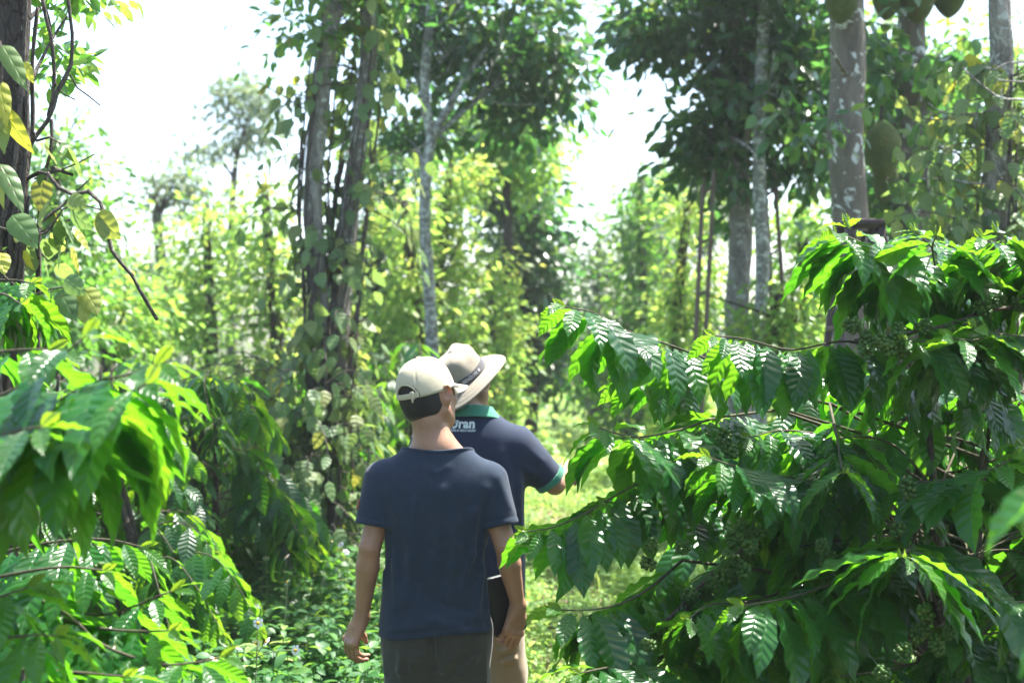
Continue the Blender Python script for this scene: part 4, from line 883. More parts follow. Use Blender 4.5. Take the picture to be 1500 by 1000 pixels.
# ------------------------------------------------------------------ implicit bodies -> one smooth mesh
class Fld:
    def __init__(s, lo, hi, h):
        s.lo = np.array(lo, float); s.h = h; s.n = (np.ceil((np.array(hi)-s.lo)/h)+1).astype(int)
        s.f = np.full(s.n, .5, np.float32)
        s.ax = [s.lo[k]+h*np.arange(s.n[k]) for k in range(3)]
    def sl(s, lo, hi, m):
        a = np.clip(np.floor((np.array(lo)-m-s.lo)/s.h).astype(int), 0, s.n-1); b = np.clip(np.ceil((np.array(hi)+m-s.lo)/s.h).astype(int)+1, 1, s.n)
        return tuple(slice(i, max(j, i+1)) for i, j in zip(a, b))
    def pts(s, sl): return np.meshgrid(*[s.ax[k][sl[k]] for k in range(3)], indexing='ij')
    def put(s, fn, lo, hi, k=.02, op='u', m=.06):
        sl = s.sl(lo, hi, m); d = fn(*s.pts(sl)).astype(np.float32); a = s.f[sl]
        if op == 'u':
            h = np.maximum(k-np.abs(a-d), 0)/k; s.f[sl] = np.minimum(a, d)-h*h*k*.25
        elif op == 'cut':                       # remove d from the body
            d = -d; h = np.maximum(k-np.abs(a-d), 0)/k; s.f[sl] = np.maximum(a, d)+h*h*k*.25
        elif op == 'and':
            h = np.maximum(k-np.abs(a-d), 0)/k; s.f[sl] = np.maximum(a, d)+h*h*k*.25
        elif op == 'push': s.f[sl] = a-d
    def cone(s, a, b, ra, rb, k=.02, op='u'):
        a, b = np.asarray(a, float), np.asarray(b, float); r = max(ra, rb)
        s.put(cone_fn(a, b, ra, rb), np.minimum(a, b)-r, np.maximum(a, b)+r, k, op, max(.05, k+.012))
    def ell(s, c, r, R=None, k=.02, op='u'):
        c, r = np.asarray(c, float), np.asarray(r, float); q = r.max() if R is not None else r
        s.put(ell_fn(c, r, R), c-q, c+q, k, op, max(.05, k+.012))
    def ridge(s, pts, w, amp):
        """a soft cloth fold along a line"""
        for a, b in zip(pts[:-1], pts[1:]):
            a, b = np.asarray(a, float), np.asarray(b, float)
            s.put(lambda x, y, z: amp*np.exp(-(cone_fn(a, b, 0, 0)(x, y, z)/w)**2), np.minimum(a, b), np.maximum(a, b), 0, 'push', w*2.6)
    def mesh(s, smooth=2):
        V, Q = surface_nets(s.f, s.lo, s.h)
        lab = np.arange(len(V))                                    # keep the one connected body
        while True:
            m = lab[Q].min(1); new = lab.copy(); np.minimum.at(new, Q.ravel(), np.repeat(m, 4)); new = new[new]
            if (new == lab).all(): break
            lab = new
        u, c = np.unique(lab, return_counts=True); good = np.isin(lab, u[c > .04*len(V)]); Q = Q[good[Q[:, 0]]]
        mp = np.cumsum(good)-1; return relax(V[good], mp[Q], smooth)

def cone_fn(a, b, ra, rb):
    ab = b-a; L2 = max(ab@ab, 1e-12)
    def f(x, y, z):
        px, py, pz = x-a[0], y-a[1], z-a[2]; t = np.clip((px*ab[0]+py*ab[1]+pz*ab[2])/L2, 0, 1)
        return np.sqrt((px-t*ab[0])**2+(py-t*ab[1])**2+(pz-t*ab[2])**2)-(ra+(rb-ra)*t)
    return f
def ell_fn(c, r, R=None):
    def f(x, y, z):
        p = [x-c[0], y-c[1], z-c[2]]
        if R is not None: p = [R[0][k]*p[0]+R[1][k]*p[1]+R[2][k]*p[2] for k in range(3)]   # R^T p
        k0 = np.sqrt(sum((p[i]/r[i])**2 for i in range(3)))+1e-6; k1 = np.sqrt(sum((p[i]/r[i]**2)**2 for i in range(3)))+1e-6
        return k0*(k0-1)/k1
    return f

def surface_nets(f, lo, h):
    ins = f < 0; n = np.array(f.shape)
    cnt = np.zeros(n-1, np.int8)
    for dx in (0, 1):
        for dy in (0, 1):
            for dz in (0, 1): cnt += ins[dx:n[0]-1+dx, dy:n[1]-1+dy, dz:n[2]-1+dz]
    ids = np.argwhere((cnt > 0) & (cnt < 8)); idx = np.full(n-1, -1, np.int64); idx[tuple(ids.T)] = np.arange(len(ids))
    C = np.array([[a, b, c] for a in (0, 1) for b in (0, 1) for c in (0, 1)])
    val = np.stack([f[tuple((ids+c).T)] for c in C], 1); pos = np.zeros((len(ids), 3)); w = np.zeros(len(ids))
    for a in range(8):
        for b in range(a+1, 8):
            if np.abs(C[a]-C[b]).sum() != 1: continue
            va, vb = val[:, a], val[:, b]; m = (va < 0) != (vb < 0); t = np.where(m, va/np.where(m, va-vb, 1), 0)
            pos += m[:, None]*(C[a]+t[:, None]*(C[b]-C[a])); w += m
    V = lo+(ids+pos/w[:, None])*h; Q = []
    for ax in range(3):
        o1, o2 = [k for k in range(3) if k != ax]
        sl0 = [slice(None)]*3; sl1 = [slice(None)]*3; sl0[ax] = slice(0, -1); sl1[ax] = slice(1, None)
        e = np.argwhere(ins[tuple(sl0)] != ins[tuple(sl1)]); e = e[(e[:, o1] > 0) & (e[:, o2] > 0) & (e[:, o1] < n[o1]-1) & (e[:, o2] < n[o2]-1)]
        def cell(d1, d2):
            q = e.copy(); q[:, o1] += d1; q[:, o2] += d2; return idx[tuple(q.T)]
        q = np.stack([cell(-1, -1), cell(0, -1), cell(0, 0), cell(-1, 0)], 1)
        flip = ins[tuple(e.T)] ^ (ax == 1)
        q[~flip] = q[~flip][:, ::-1]; Q.append(q)
    return V, np.concatenate(Q)

def relax(V, Q, it):
    for lam in [.5, -.45]*it:
        acc = np.zeros_like(V); c = np.zeros(len(V))
        for a in range(4):
            for b in (Q[:, (a+1) % 4], Q[:, (a+3) % 4]):
                for k in range(3): acc[:, k] += np.bincount(Q[:, a], V[b, k], len(V))
                c += np.bincount(Q[:, a], minlength=len(V))
        V = V+lam*(acc/np.maximum(c, 1)[:, None]-V)
    return V, Q

# ------------------------------------------------------------------ people materials
def skin_mat():
    k = NT('skin'); o = k.obj(); n = k.noise(9, 4, o); n2 = k.noise(160, 3, o)
    c = k.ramp(n, [(.3, (.23, .125, .070)), (.5, (.32, .18, .108)), (.7, (.36, .19, .125))])
    c = k.mix(k.m_('MULTIPLY', n2, .25), c, (.26, .12, .07))
    return k.done(k.pbsdf(c, .48, .4, k.bump(n2, .25, .002), Subsurface_Weight=.12, Subsurface_Radius=(.012, .005, .003), Subsurface_Scale=1.))
M['skin'] = skin_mat()
M['hair'] = None
k = NT('short black hair'); o = k.obj(); n = k.noise(420., 3, o); mp = k.n('ShaderNodeMapping'); mp.inputs['Scale'].default_value = (600, 600, 60); k.set(mp.inputs[0], o); n2 = k.noise(1., 2, mp.outputs[0])
hc_ = k.ramp(n2, [(.3, (.005, .0045, .0045)), (.7, (.018, .016, .015))]); th_ = k.m_('MULTIPLY', k.attr('thin'), k.m_('ADD', .35, n), clamp=True)
M['hair'] = k.done(k.pbsdf(k.mix(k.m_('POWER', th_, 1.3), hc_, (.21, .12, .08)), .6, .4, k.bump(n2, .9, .004)))
M['navy'] = cloth_mat('navy cotton', (.017, .030, .052), .35, 1100, .10, fade=(.026, .040, .060))
M['navy_polo'] = cloth_mat('navy polo knit', (.017, .027, .052), .3, 1400, .12)
M['green_trim'] = cloth_mat('green ribbed trim', (.035, .19, .115), .2, 1400, .3)
M['grey_trouser'] = cloth_mat('dark olive grey cotton', (.042, .043, .038), .3, 900, .2, fade=(.06, .06, .052))
M['khaki'] = cloth_mat('khaki cotton', (.26, .19, .11), .25, 900, .2)
M['cream'] = cloth_mat('cream cotton twill', (.46, .415, .29), .15, 1200, .15)
M['beige'] = cloth_mat('beige hat cotton', (.25, .218, .16), .15, 1200, .15)
M['band'] = cloth_mat('dark grey hat band', (.055, .055, .057), .15, 1400, .2)
M['print'] = plain_mat('pale shirt print', (.62, .68, .64), .7, .2, .1, 200, .1)
M['band_print'] = plain_mat('grey band lettering', (.42, .41, .38), .7, .2, .1, 200, .1)
M['black_plastic'] = plain_mat('black plastic', (.015, .016, .017), .35, .5, .1, 300, .2)
M['tab_edge'] = plain_mat('green-lit tablet case edge', (.05, .075, .06), .6, .5, .1, 300, .2)  # green light caught by the edge is put into its colour
M['shoe'] = plain_mat('dusty shoe', (.06, .05, .045), .7, .3, .3, 60)
M['steel'] = plain_mat('metal frame', (.08, .07, .06), .3, .6, 0., 60, .1, Metallic=.8)
k = NT('spectacle lens'); gl_ = k.n('ShaderNodeBsdfGlass'); gl_.inputs['IOR'].default_value = 1.02; gl_.inputs['Roughness'].default_value = 0
tr_ = k.n('ShaderNodeBsdfTransparent'); gs_ = k.n('ShaderNodeBsdfGlossy'); gs_.inputs['Roughness'].default_value = .02; mx_ = k.n('ShaderNodeMixShader'); mx_.inputs[0].default_value = .12
k.t.links.new(tr_.outputs[0], mx_.inputs[1]); k.t.links.new(gs_.outputs[0], mx_.inputs[2]); M['lens'] = k.done(mx_.outputs[0])
M['badge'] = plain_mat('brown sleeve badge', (.25, .10, .05), .7, .2, .2, 200, .3)

class Man:
    """local frame: x right, y the way he walks, z up, feet at z = 0; put in the place by yaw and base"""
    def __init__(s, base, yaw, label, cat='person'):
        s.base = np.array(base, float); s.R = rotm(0, 0, yaw)
        s.t = thing('person', base, label, cat)
    def w(s, V): return np.asarray(V)@s.R.T+s.base
    def link(s, name, V, Q, mat, parent=None, label=None, tris=None, smooth=True, uv=None, attrs=None):
        V = s.w(V)-s.base
        me = make_mesh(name, V, Q, uv, attrs, smooth, tris); return mesh_obj(name, me, parent or s.t, M[mat], label)

def hand(fl, wr, d, n, thumb, curls=((20, 40, 25),)*4, spread=6., sc=1., tcurl=20, tdir=(.55, .62, .35)):
    """wrist wr, d towards the knuckles, n out of the palm, thumb = side the thumb is on"""
    d = nrm(d); n = nrm(n-d*(n@d)); t = nrm(np.cross(d, n)); t = t if t@np.asarray(thumb) > 0 else -t
    wr = np.asarray(wr, float)
    fl.cone(wr, wr+d*.03*sc, .022*sc, .024*sc, .015)
    kn = []
    for i, (o, l) in enumerate(zip((.030, .010, -.010, -.029), (.088, .092, .087, .078))):
        b = wr+d*.018*sc+t*o*.55*sc; q = wr+d*l*sc+t*o*sc-n*.004*sc
        fl.cone(b, q, .0145*sc, .0112*sc, .012); kn.append(q)
        fl.ell(q-n*.004*sc, np.full(3, .0105*sc), None, .008)
    fl.ell(wr+d*.045*sc+t*.026*sc+n*.008*sc, np.array([.02, .02, .02])*sc, None, .02)      # ball of the thumb
    for i, (q, ls) in enumerate(zip(kn, ((.042, .026, .021), (.047, .030, .022), (.043, .028, .021), (.034, .021, .019)))):
        c = curls[i % len(curls)]; a = 0; p = q
        dv = nrm(d+t*math.tan(math.radians(spread))*(1.5-i)*.6)
        for jn, (l, cc) in enumerate(zip(ls, c)):
            a += math.radians(cc); dr = dv*math.cos(a)+n*math.sin(a); e = p+dr*l*sc
            r = (.0098, .0086, .0078, .0066); f = .86 if i == 3 else 1.
            fl.cone(p, e, r[jn]*f*sc, r[jn+1]*f*sc, .005); 
            if jn: fl.ell(p, np.full(3, .0092*f*sc*(1 if jn == 1 else .9)), None, .004)
            p = e
    p = wr+d*.03*sc+t*.026*sc+n*.006*sc; dr = nrm(d*tdir[0]+t*tdir[1]+n*tdir[2])
    for l, r0, r1 in ((.036, .014, .0115), (.032, .0112, .0098), (.026, .0098, .0072)):
        e = p+dr*l*sc; fl.cone(p, e, r0*sc, r1*sc, .007); p = e; dr = nrm(dr+(d*.5+n*.25-t*.35)*math.tan(math.radians(tcurl)))

def torso_fn(prof, nexp=2.5):
    """stack of rounded sections: z, half width, half depth, centre x, centre y"""
    pr = np.array(prof)
    def f(x, y, z):
        zz = np.clip(z, pr[0, 0], pr[-1, 0]); a, b, cx, cy = (np.interp(zz, pr[:, 0], pr[:, k]) for k in (1, 2, 3, 4))
        q = (np.abs((x-cx)/a)**nexp+np.abs((y-cy)/b)**nexp)**(1/nexp)
        d = (q-1)*np.minimum(a, b)
        return np.maximum(d, np.maximum(pr[0, 0]-z, z-pr[-1, 0]))
    return f

def smooth_prof(prof, m=60):
    pr = np.array(prof); z = np.linspace(pr[0, 0], pr[-1, 0], m); out = [z]
    for k in range(1, 5):
        v = np.interp(z, pr[:, 0], pr[:, k]); 
        for _ in range(3): v = np.concatenate([[v[0]], (v[:-2]+2*v[1:-1]+v[2:])/4, [v[-1]]])
        out.append(v)
    return np.stack(out, 1)

def noise3(x, y, z, seed=0):
    r = np.random.default_rng(seed); o = 0
    for _ in range(7):
        k = r.normal(size=3)*14*np.array([1, 1, .55]); o = o+np.sin(k[0]*x+k[1]*y+k[2]*z+r.random()*6.28)
    return o/4

def head(fl, c, R, sc=1., ears=True):
    """head centred at eye and ear level; R turns it. x right, y face, z up"""
    g = lambda v: c+R@(np.asarray(v, float)*sc)
    e = lambda v, r, k=.02, op='u', Q=None: fl.ell(g(v), np.asarray(r)*sc, R if Q is None else R@Q, k, op)
    e((0, -.012, .028), (.076, .094, .090)); e((0, .02, -.01), (.068, .075, .085), .03); e((0, -.035, -.005), (.066, .062, .07), .03)
    e((0, .034, -.062), (.052, .052, .052), .035); e((0, .058, -.098), (.024, .022, .018), .03)         # jaw, chin
    for sx in (-1, 1):
        fl.cone(g((sx*.058, -.005, -.055)), g((sx*.018, .062, -.096)), .017*sc, .014*sc, .03)
        e((sx*.042, .062, -.022), (.022, .02, .018), .02)                                   # cheekbone
        e((sx*.032, .093, .0), (.015, .012, .010), .012, 'cut'); e((sx*.031, .078, .0), (.0125, .0125, .0115), .004)   # socket, eyeball
        fl.cone(g((sx*.014, .088, .019)), g((sx*.05, .074, .02)), .007*sc, .006*sc, .012)         # brow
    fl.cone(g((0, .088, .008)), g((0, .108, -.032)), .0085*sc, .0125*sc, .012)
    for sx in (-1, 1): e((sx*.012, .097, -.036), (.0085, .010, .008), .008)
    fl.cone(g((-.019, .083, -.064)), g((.019, .083, -.064)), .0055*sc, .0055*sc, .008); fl.cone(g((-.016, .083, -.074)), g((.016, .083, -.074)), .006*sc, .006*sc, .006)
    if ears:
        for sx in (-1, 1):
            Q = rotm(0, sx*10, sx*-40)@rotm(-12, 0, 0)
            e((sx*.087, -.014, -.006), (.0085, .022, .034), .008, 'u', Q); e((sx*.094, -.012, .0), (.007, .012, .021), .006, 'cut', Q)
            e((sx*.080, -.004, -.034), (.007, .010, .011), .008, 'u', Q)
    return g

def text_on(word, size, bold, parent_obj, man, center, name, mat, target_V, target_Q, normal, right, up, lift=.0012, ret=False):
    cu = bpy.data.curves.new(name, 'FONT'); cu.body = word; cu.size = size; cu.align_x = 'CENTER'; cu.align_y = 'CENTER'; cu.offset = bold; cu.resolution_u = 4; cu.space_character = 1.02
    to = bpy.data.objects.new(name, cu); COL.objects.link(to)
    bpy.context.view_layer.update()
    me = bpy.data.meshes.new_from_object(to.evaluated_get(bpy.context.evaluated_depsgraph_get()))
    V = np.array([v.co[:] for v in me.vertices]); polys = [list(p.vertices) for p in me.polygons]
    bpy.data.objects.remove(to); bpy.data.curves.remove(cu); bpy.data.meshes.remove(me)
    return V, polys

def project_text(words, man, parent, center, normal, right, up, tv, tq, mat, name, label=None, lift=.0025):
    """words: (text, size, boldness, dx, dz); pressed on to the cloth along -normal"""
    bv = BVHTree.FromPolygons([tuple(v) for v in tv], [tuple(q) for q in tq])
    allV, allP, n = [], [], 0
    for wd, size, bold, dx, dz, sx in words:
        V, polys = text_on(wd, size, bold, None, man, None, name, mat, None, None, None, None, None)
        W = center+np.outer(V[:, 0]*sx+dx, right)+np.outer(V[:, 1]+dz, up); out = []
        for q in W:
            h = bv.ray_cast(Vector(q+normal*.3), Vector(-normal), .6)
            out.append((np.array(h[0]) if h[0] is not None else q)+normal*lift)
        allV.append(np.array(out)); allP += [[i+n for i in p] for p in polys]; n += len(V)
    me = bpy.data.meshes.new(name); V = man.w(np.vstack(allV))-man.base
    me.from_pydata([tuple(v) for v in V], [], allP); me.update()
    return mesh_obj(name, me, parent, M[mat], label)

def legs(fl, hip, knee, ank, r, k=.03):
    for a, b, c in zip(hip, knee, ank):
        fl.cone(a, b, r[0], r[1], k); fl.cone(b, c, r[1], r[2], k)

def lathe(prof, nth=96, wob=None, R=None, c=None):
    th = np.linspace(0, 2*np.pi, nth, endpoint=False); pr = np.asarray(prof, float)
    r = pr[:, 0][:, None]*np.ones(nth); z = pr[:, 1][:, None]*np.ones(nth)
    V = np.stack([r*np.cos(th), r*np.sin(th), z], -1)
    if wob is not None: V = wob(V, th, np.arange(len(pr)))
    i, j = np.meshgrid(np.arange(len(pr)-1), np.arange(nth), indexing='ij'); j2 = (j+1) % nth
    return V, np.stack([i*nth+j, i*nth+j2, (i+1)*nth+j2, (i+1)*nth+j], -1).reshape(-1, 4)

def shell(V, Q, t, nfn=None):
    """give an open sheet real thickness: outer skin, inner skin, joined rims"""
    V = np.asarray(V, float); N = np.zeros_like(V)
    fn = np.cross(V[Q[:, 2]]-V[Q[:, 0]], V[Q[:, 3]]-V[Q[:, 1]])
    for a in range(4):
        for k in range(3): N[:, k] += np.bincount(Q[:, a], fn[:, k], len(V))
    N = nrm(N); n = len(V)
    ed = np.concatenate([Q[:, [a, (a+1) % 4]] for a in range(4)]); key = np.sort(ed, 1); kk = key[:, 0].astype(np.int64)*n+key[:, 1]
    u, inv, cn = np.unique(kk, return_inverse=True, return_counts=True); be = ed[cn[inv] == 1]
    rim = np.stack([be[:, 0], be[:, 1], be[:, 1]+n, be[:, 0]+n], 1)[:, ::-1]
    return np.vstack([V, V-N*t]), np.vstack([Q, Q[:, ::-1]+n, rim])

# ================================================================== the man in the cap
d1 = 4.7
m1 = Man((-.248, d1, 0), 0, 'person in a cream cap, navy T-shirt and dark grey trousers walking away')
sho = {-1: np.array([-.182, -.005, 1.285]), 1: np.array([.182, -.005, 1.285])}
elb = {-1: np.array([-.218, -.035, 1.075]), 1: np.array([.228, -.03, 1.075])}
wri = {-1: np.array([-.250, .015, .838]), 1: np.array([.268, .03, .872])}
HR1 = rotm(0, 0, -36)@rotm(0, -8, 0)@rotm(4, 0, 0); hc1 = np.array([-.030, .012, 1.572])
fl = Fld((-.36, -.2, -.01), (.36, .22, 1.72), .004)
fl.ell((0, .0, 1.2), (.13, .085, .2), None, .05); fl.ell((0, 0, .92), (.14, .095, .12), None, .06); fl.cone((0, 0, 1.0), (0, 0, 1.1), .10, .105, .05)
fl.cone((0, -.012, 1.33), hc1+np.array([.004, -.028, -.085]), .056, .054, .03); fl.cone((0, .0, 1.37), hc1+np.array([.0, .0, -.08]), .05, .046, .03)
for s in (-1, 1):
    fl.cone((s*.02, -.018, 1.392), (s*.128, -.010, 1.318), .046, .034, .05)
    fl.cone(sho[s]-[s*.02, 0, .01], elb[s], .045, .036, .008)
    m_ = elb[s]+(wri[s]-elb[s])*.28
    fl.cone(elb[s], m_, .035, .0385, .007); fl.cone(m_, wri[s], .0385, .0225, .007); fl.ell(elb[s]+[0, -.014, .004], (.022, .024, .026), None, .02)
    fl.ell(wri[s]-[0, .004, -.004], (.025, .019, .028), None, .010)
for s in (-1, 1):
    for dz_ in (.016, .002, -.014): fl.ridge([elb[s]+[-.024, -.034, dz_], elb[s]+[.024, -.034, dz_+.004]], .0045, -.0022)
    for o_ in (-.010, .002, .012): fl.ridge([wri[s]+[o_, -.022, .05], wri[s]+[o_*.8-.01*s*0, -.020, .0]], .0035, .0012)
legs(fl, [(-.085, 0, .88), (.085, 0, .88)], [(-.09, .03, .47), (.092, .02, .47)], [(-.095, -.05, .09), (.10, .05, .09)], (.08, .055, .036))
for s, y in ((-1, -.05), (1, .05)): fl.cone((s*.097, y-.03, .05), (s*.105, y+.14, .035), .035, .028, .03)
head(fl, hc1, HR1)
hand(fl, wri[-1], np.array([-.36, .06, -.92]), np.array([.80, .52, -.2]), np.array([.3, .9, .1]), ((26, 34, 20), (30, 40, 24), (33, 42, 26), (36, 44, 26)), 4., 1.08, 12, (.62, .25, .75))
hand(fl, wri[1], np.array([-.22, .04, -.97]), np.array([-.58, .80, -.1]), np.array([.8, .55, 0]), ((18, 62, 38), (20, 66, 38), (22, 66, 38), (24, 62, 38)), 5., 1.04, 10, (.75, .45, .35))
bV, bQ = fl.mesh(1); m1.link('body', bV, bQ, 'skin')
# hair: cropped, on the back and sides below the cap
fl = Fld(hc1-.14, hc1+.14, .003)
g_ = lambda v: hc1+HR1@np.asarray(v, float)
fl.ell(g_((0, -.014, .026)), (.0795, .0965, .088), HR1, .02); fl.ell(g_((0, -.032, -.022)), (.0725, .0685, .075), HR1, .03)
sl = fl.sl(hc1-.2, hc1+.2, 0); x, y, z = fl.pts(sl); q = np.einsum('ji,jabc->iabc', HR1, np.stack([x-hc1[0], y-hc1[1], z-hc1[2]]))
face = np.maximum(q[1]-.018+np.clip(q[2]+.01, -.05, .02)*.9, 0)*1.
neck = -(q[2]+.082-.35*np.maximum(q[1]+.06, 0)+.003*np.sin(q[0]*90))
fl.f[sl] = np.maximum(np.maximum(fl.f[sl]+.0006*noise3(x*9, y*9, z*9, 3), q[1]-.034+np.clip(-q[2], 0, .1)*.5), neck)
for s in (-1, 1):
    fl.ell(g_((s*.085, -.012, -.004)), (.022, .026, .040), HR1, .004, 'cut')
hV, hQ = fl.mesh(1); q_ = (hV-hc1)@HR1
m1.link('hair', hV, hQ, 'hair', attrs={'thin': np.clip(1-(q_[:, 2]+.082-.35*np.maximum(q_[:, 1]+.06, 0))/.020, 0, 1)})

# T-shirt
def neck_z(c, x, y): return c[2]+c[3]*(x-c[0])**2-.28*(y-c[1])
def neck_line(pr, c, n=80, out=0.):
    t = np.linspace(0, 2*np.pi, n); z = np.full(n, c[2])
    for _ in range(12):
        a, b, cx, cy = (np.interp(z, pr[:, 0], pr[:, k])+(out if k < 3 else 0) for k in (1, 2, 3, 4)); co_, si = np.cos(t), np.sin(t)
        X_ = cx+a*np.sign(co_)*np.abs(co_)**.8; Y_ = cy+b*np.sign(si)*np.abs(si)**.8; z = .5*z+.5*neck_z(c, X_, Y_)
    return np.stack([X_, Y_, z], 1)

def tee(man, prof, sho, elb, slv, r0, r1, neck_c, neck_r, hem, folds, mat, name, h=.0045, t=.010, tilt=.25, seed=1, hemdrop=None, amp=.0044, sk=.045):
    pr = smooth_prof(prof); lo = np.array([-.42, -.22, hem-.05]); hi = np.array([.45, .32, pr[-1, 0]+.04])
    fl = Fld(lo, hi, h); fl.put(torso_fn(pr), lo, hi, .001, 'u', 0)
    ends = {}
    for s in (-1, 1):
        a, b = sho[s], elb[s]; dr = nrm(b-a); e = a+dr*slv[s]; ends[s] = (e, dr)
        cf = cone_fn(a-dr*.01, e+dr*.03, r0, r1)
        fn = lambda x, y, z, cf=cf, e=e, dr=dr: np.maximum(cf(x, y, z), (x-e[0])*dr[0]+(y-e[1])*dr[1]+(z-e[2])*dr[2]-.03)
        fl.put(fn, np.minimum(a, e)-r1-.04, np.maximum(a, e)+r1+.04, sk, 'u', .05)
    x, y, z = fl.pts(fl.sl(lo, hi, 0))
    fl.f -= (amp*noise3(x, y, z, seed)+amp*.8*noise3(x*.5+3, y*.5, z*.35, seed+1)).astype(np.float32)
    fr = np.random.default_rng(seed+40)
    for q_ in range(34):
        x0 = fr.uniform(-.16, .16); z0 = fr.uniform(hem+.02, hem+.42); l_ = fr.uniform(.06, .2); y0 = -.125*math.sqrt(max(0, 1-(x0/.2)**2)); sx = fr.normal()*.25
        fl.ridge([(x0, y0, z0), (x0+sx*l_*.5, y0, z0-l_*.5), (x0+sx*l_*1.4, y0, z0-l_)], fr.uniform(.012, .024), fr.uniform(-.0035, .0035))
    for pts, w_, a_ in folds: fl.ridge(pts, w_, a_*1.7)
    hz = hem+(hemdrop(x, y) if hemdrop else 0)
    fl.f += (.0022*np.exp(-((z-hz-.024)/.0045)**2)).astype(np.float32)            # hem stitching
    for s in (-1, 1):
        e, dr = ends[s]; fl.f += (.0022*np.exp(-(((x-e[0])*dr[0]+(y-e[1])*dr[1]+(z-e[2])*dr[2]+.022)/.0045)**2)*(cone_fn(e-dr*.06, e, .08, .08)(x, y, z) < 0)*(s*x > .16)).astype(np.float32)
    outer = fl.f.copy(); tor = torso_fn(pr)(x, y, z)
    cav = np.maximum(outer+t, z-(hem+.07))                       # hollow behind the hem and in the sleeve ends
    for s in (-1, 1):
        e, dr = ends[s]; cav = np.minimum(cav, np.maximum(np.maximum(outer+t, cone_fn(e-dr*.03, e+dr*.02, r1+.01, r1+.01)(x, y, z)), -tor+.004))
    f2 = np.maximum(outer, -cav)
    hz = hem+(hemdrop(x, y) if hemdrop else 0)
    f2 = np.maximum(f2, hz-z)
    for s in (-1, 1):                                            # cut the sleeve ends square
        e, dr = ends[s]; dd = (x-e[0])*dr[0]+(y-e[1])*dr[1]+(z-e[2])*dr[2]
        cut = np.maximum(np.maximum(cone_fn(e-dr*.01, e+dr*.06, r1+.035, r1+.035)(x, y, z), -dd), -tor+.003)
        f2 = np.maximum(f2, -cut)
    f2 = np.maximum(f2, z-neck_z(neck_c, x, y))
    fl.f = f2.astype(np.float32); V, Q = fl.mesh(1)
    return V, Q, ends, pr
prof1 = [(.74, .186, .130, 0, -.004), (.80, .184, .130, -.002, -.004), (.88, .172, .122, -.006, -.002), (.98, .160, .108, -.006, .0), (1.08, .164, .108, -.002, -.002), (1.18, .173, .112, 0, -.006),
         (1.27, .186, .112, 0, -.010), (1.315, .186, .100, 0, -.012), (1.345, .170, .090, 0, -.012), (1.375, .140, .082, 0, -.012), (1.40, .112, .078, 0, -.010), (1.425, .092, .074, 0, -.006), (1.45, .08, .07, 0, 0)]
folds1 = [([(.02, -.12, 1.27), (.01, -.12, 1.12), (-.01, -.115, .98)], .022, .004), ([(-.07, -.12, 1.22), (-.075, -.11, 1.05), (-.09, -.11, .92)], .02, .005), ([(.07, -.12, 1.2), (.06, -.115, 1.02), (.03, -.115, .9)], .018, .004),
          ([(.13, -.09, 1.2), (.12, -.09, 1.06), (.09, -.11, .95)], .014, .006), ([(.155, -.05, 1.12), (.15, -.06, .98), (.13, -.09, .86)], .012, .007), ([(.17, -.02, 1.0), (.165, -.04, .9), (.17, -.05, .82)], .014, .004), ([(.14, -.07, 1.0), (.12, -.09, .9)], .010, -.005),
          ([(-.14, -.07, 1.16), (-.13, -.085, 1.02), (-.12, -.1, .9)], .014, .006), ([(-.165, -.03, 1.08), (-.165, -.03, .95)], .012, .005), ([(-.16, -.08, 1.27), (-.12, -.10, 1.2), (-.09, -.12, 1.1)], .02, .003), ([(.16, -.08, 1.27), (.12, -.10, 1.19), (.09, -.12, 1.1)], .02, .003),
          ([(-.04, -.10, 1.345), (0, -.105, 1.33), (.04, -.10, 1.345)], .014, .0015), ([(-.21, -.03, 1.3), (-.235, -.045, 1.2)], .014, .004), ([(.2, -.05, 1.3), (.235, -.05, 1.21)], .014, .005), ([(.17, -.06, 1.22), (.21, -.06, 1.18)], .010, .005), ([(-.17, -.06, 1.22), (-.21, -.06, 1.18)], .010, .005),
          ([(-.12, -.11, .82), (.0, -.125, .85), (.1, -.12, .82)], .018, .005), ([(-.05, -.12, .95), (.03, -.12, .9), (.12, -.1, .88)], .015, -.004)]
tV, tQ, ends1, pr1 = tee(m1, prof1, sho, elb, {-1: .145, 1: .145}, .056, .060, (0, -.085, 1.394, 1.7), .074, .795, folds1, 'navy', 't_shirt', hemdrop=lambda x, y: .012*np.sin(x*11+.5))
ts = m1.link('t_shirt', tV, tQ, 'navy')
def ring_band(prof_c, a, b, w, z0, th=.004, n=120, tilt=0., nexp=2.5, wav=None):
    t = np.linspace(0, 2*np.pi, n, endpoint=False); c, s_ = np.cos(t), np.sin(t)
    rx = a*np.sign(c)*np.abs(c)**(2/nexp); ry = b*np.sign(s_)*np.abs(s_)**(2/nexp); o = [(0, 0), (1, .15), (1.2, .5), (1, .85), (0, 1)]
    V = np.array([[prof_c[0]+rx*(1+e*th/a), prof_c[1]+ry*(1+e*th/b), z0+u*w+tilt*ry+(wav(rx) if wav else 0)+0*rx] for e, u in o]).transpose(0, 2, 1)
    m = n; i, j = np.meshgrid(np.arange(4), np.arange(n), indexing='ij'); j2 = (j+1) % n
    return V.reshape(-1, 3), np.stack([i*m+j, i*m+j2, (i+1)*m+j2, (i+1)*m+j], -1).reshape(-1, 4)
nl_ = neck_line(pr1, (0, -.085, 1.394, 1.7), 90, .0005); g = Geo()
for k_, (dz_, r_) in enumerate(((-.009, .0030), (-.005, .0036), (-.001, .0034))): tube(g, nl_+[0, 0, dz_], r_, 8, cap=False)
m1.link('neck_rib', np.concatenate(g.V), np.concatenate(g.Q), 'navy', ts)
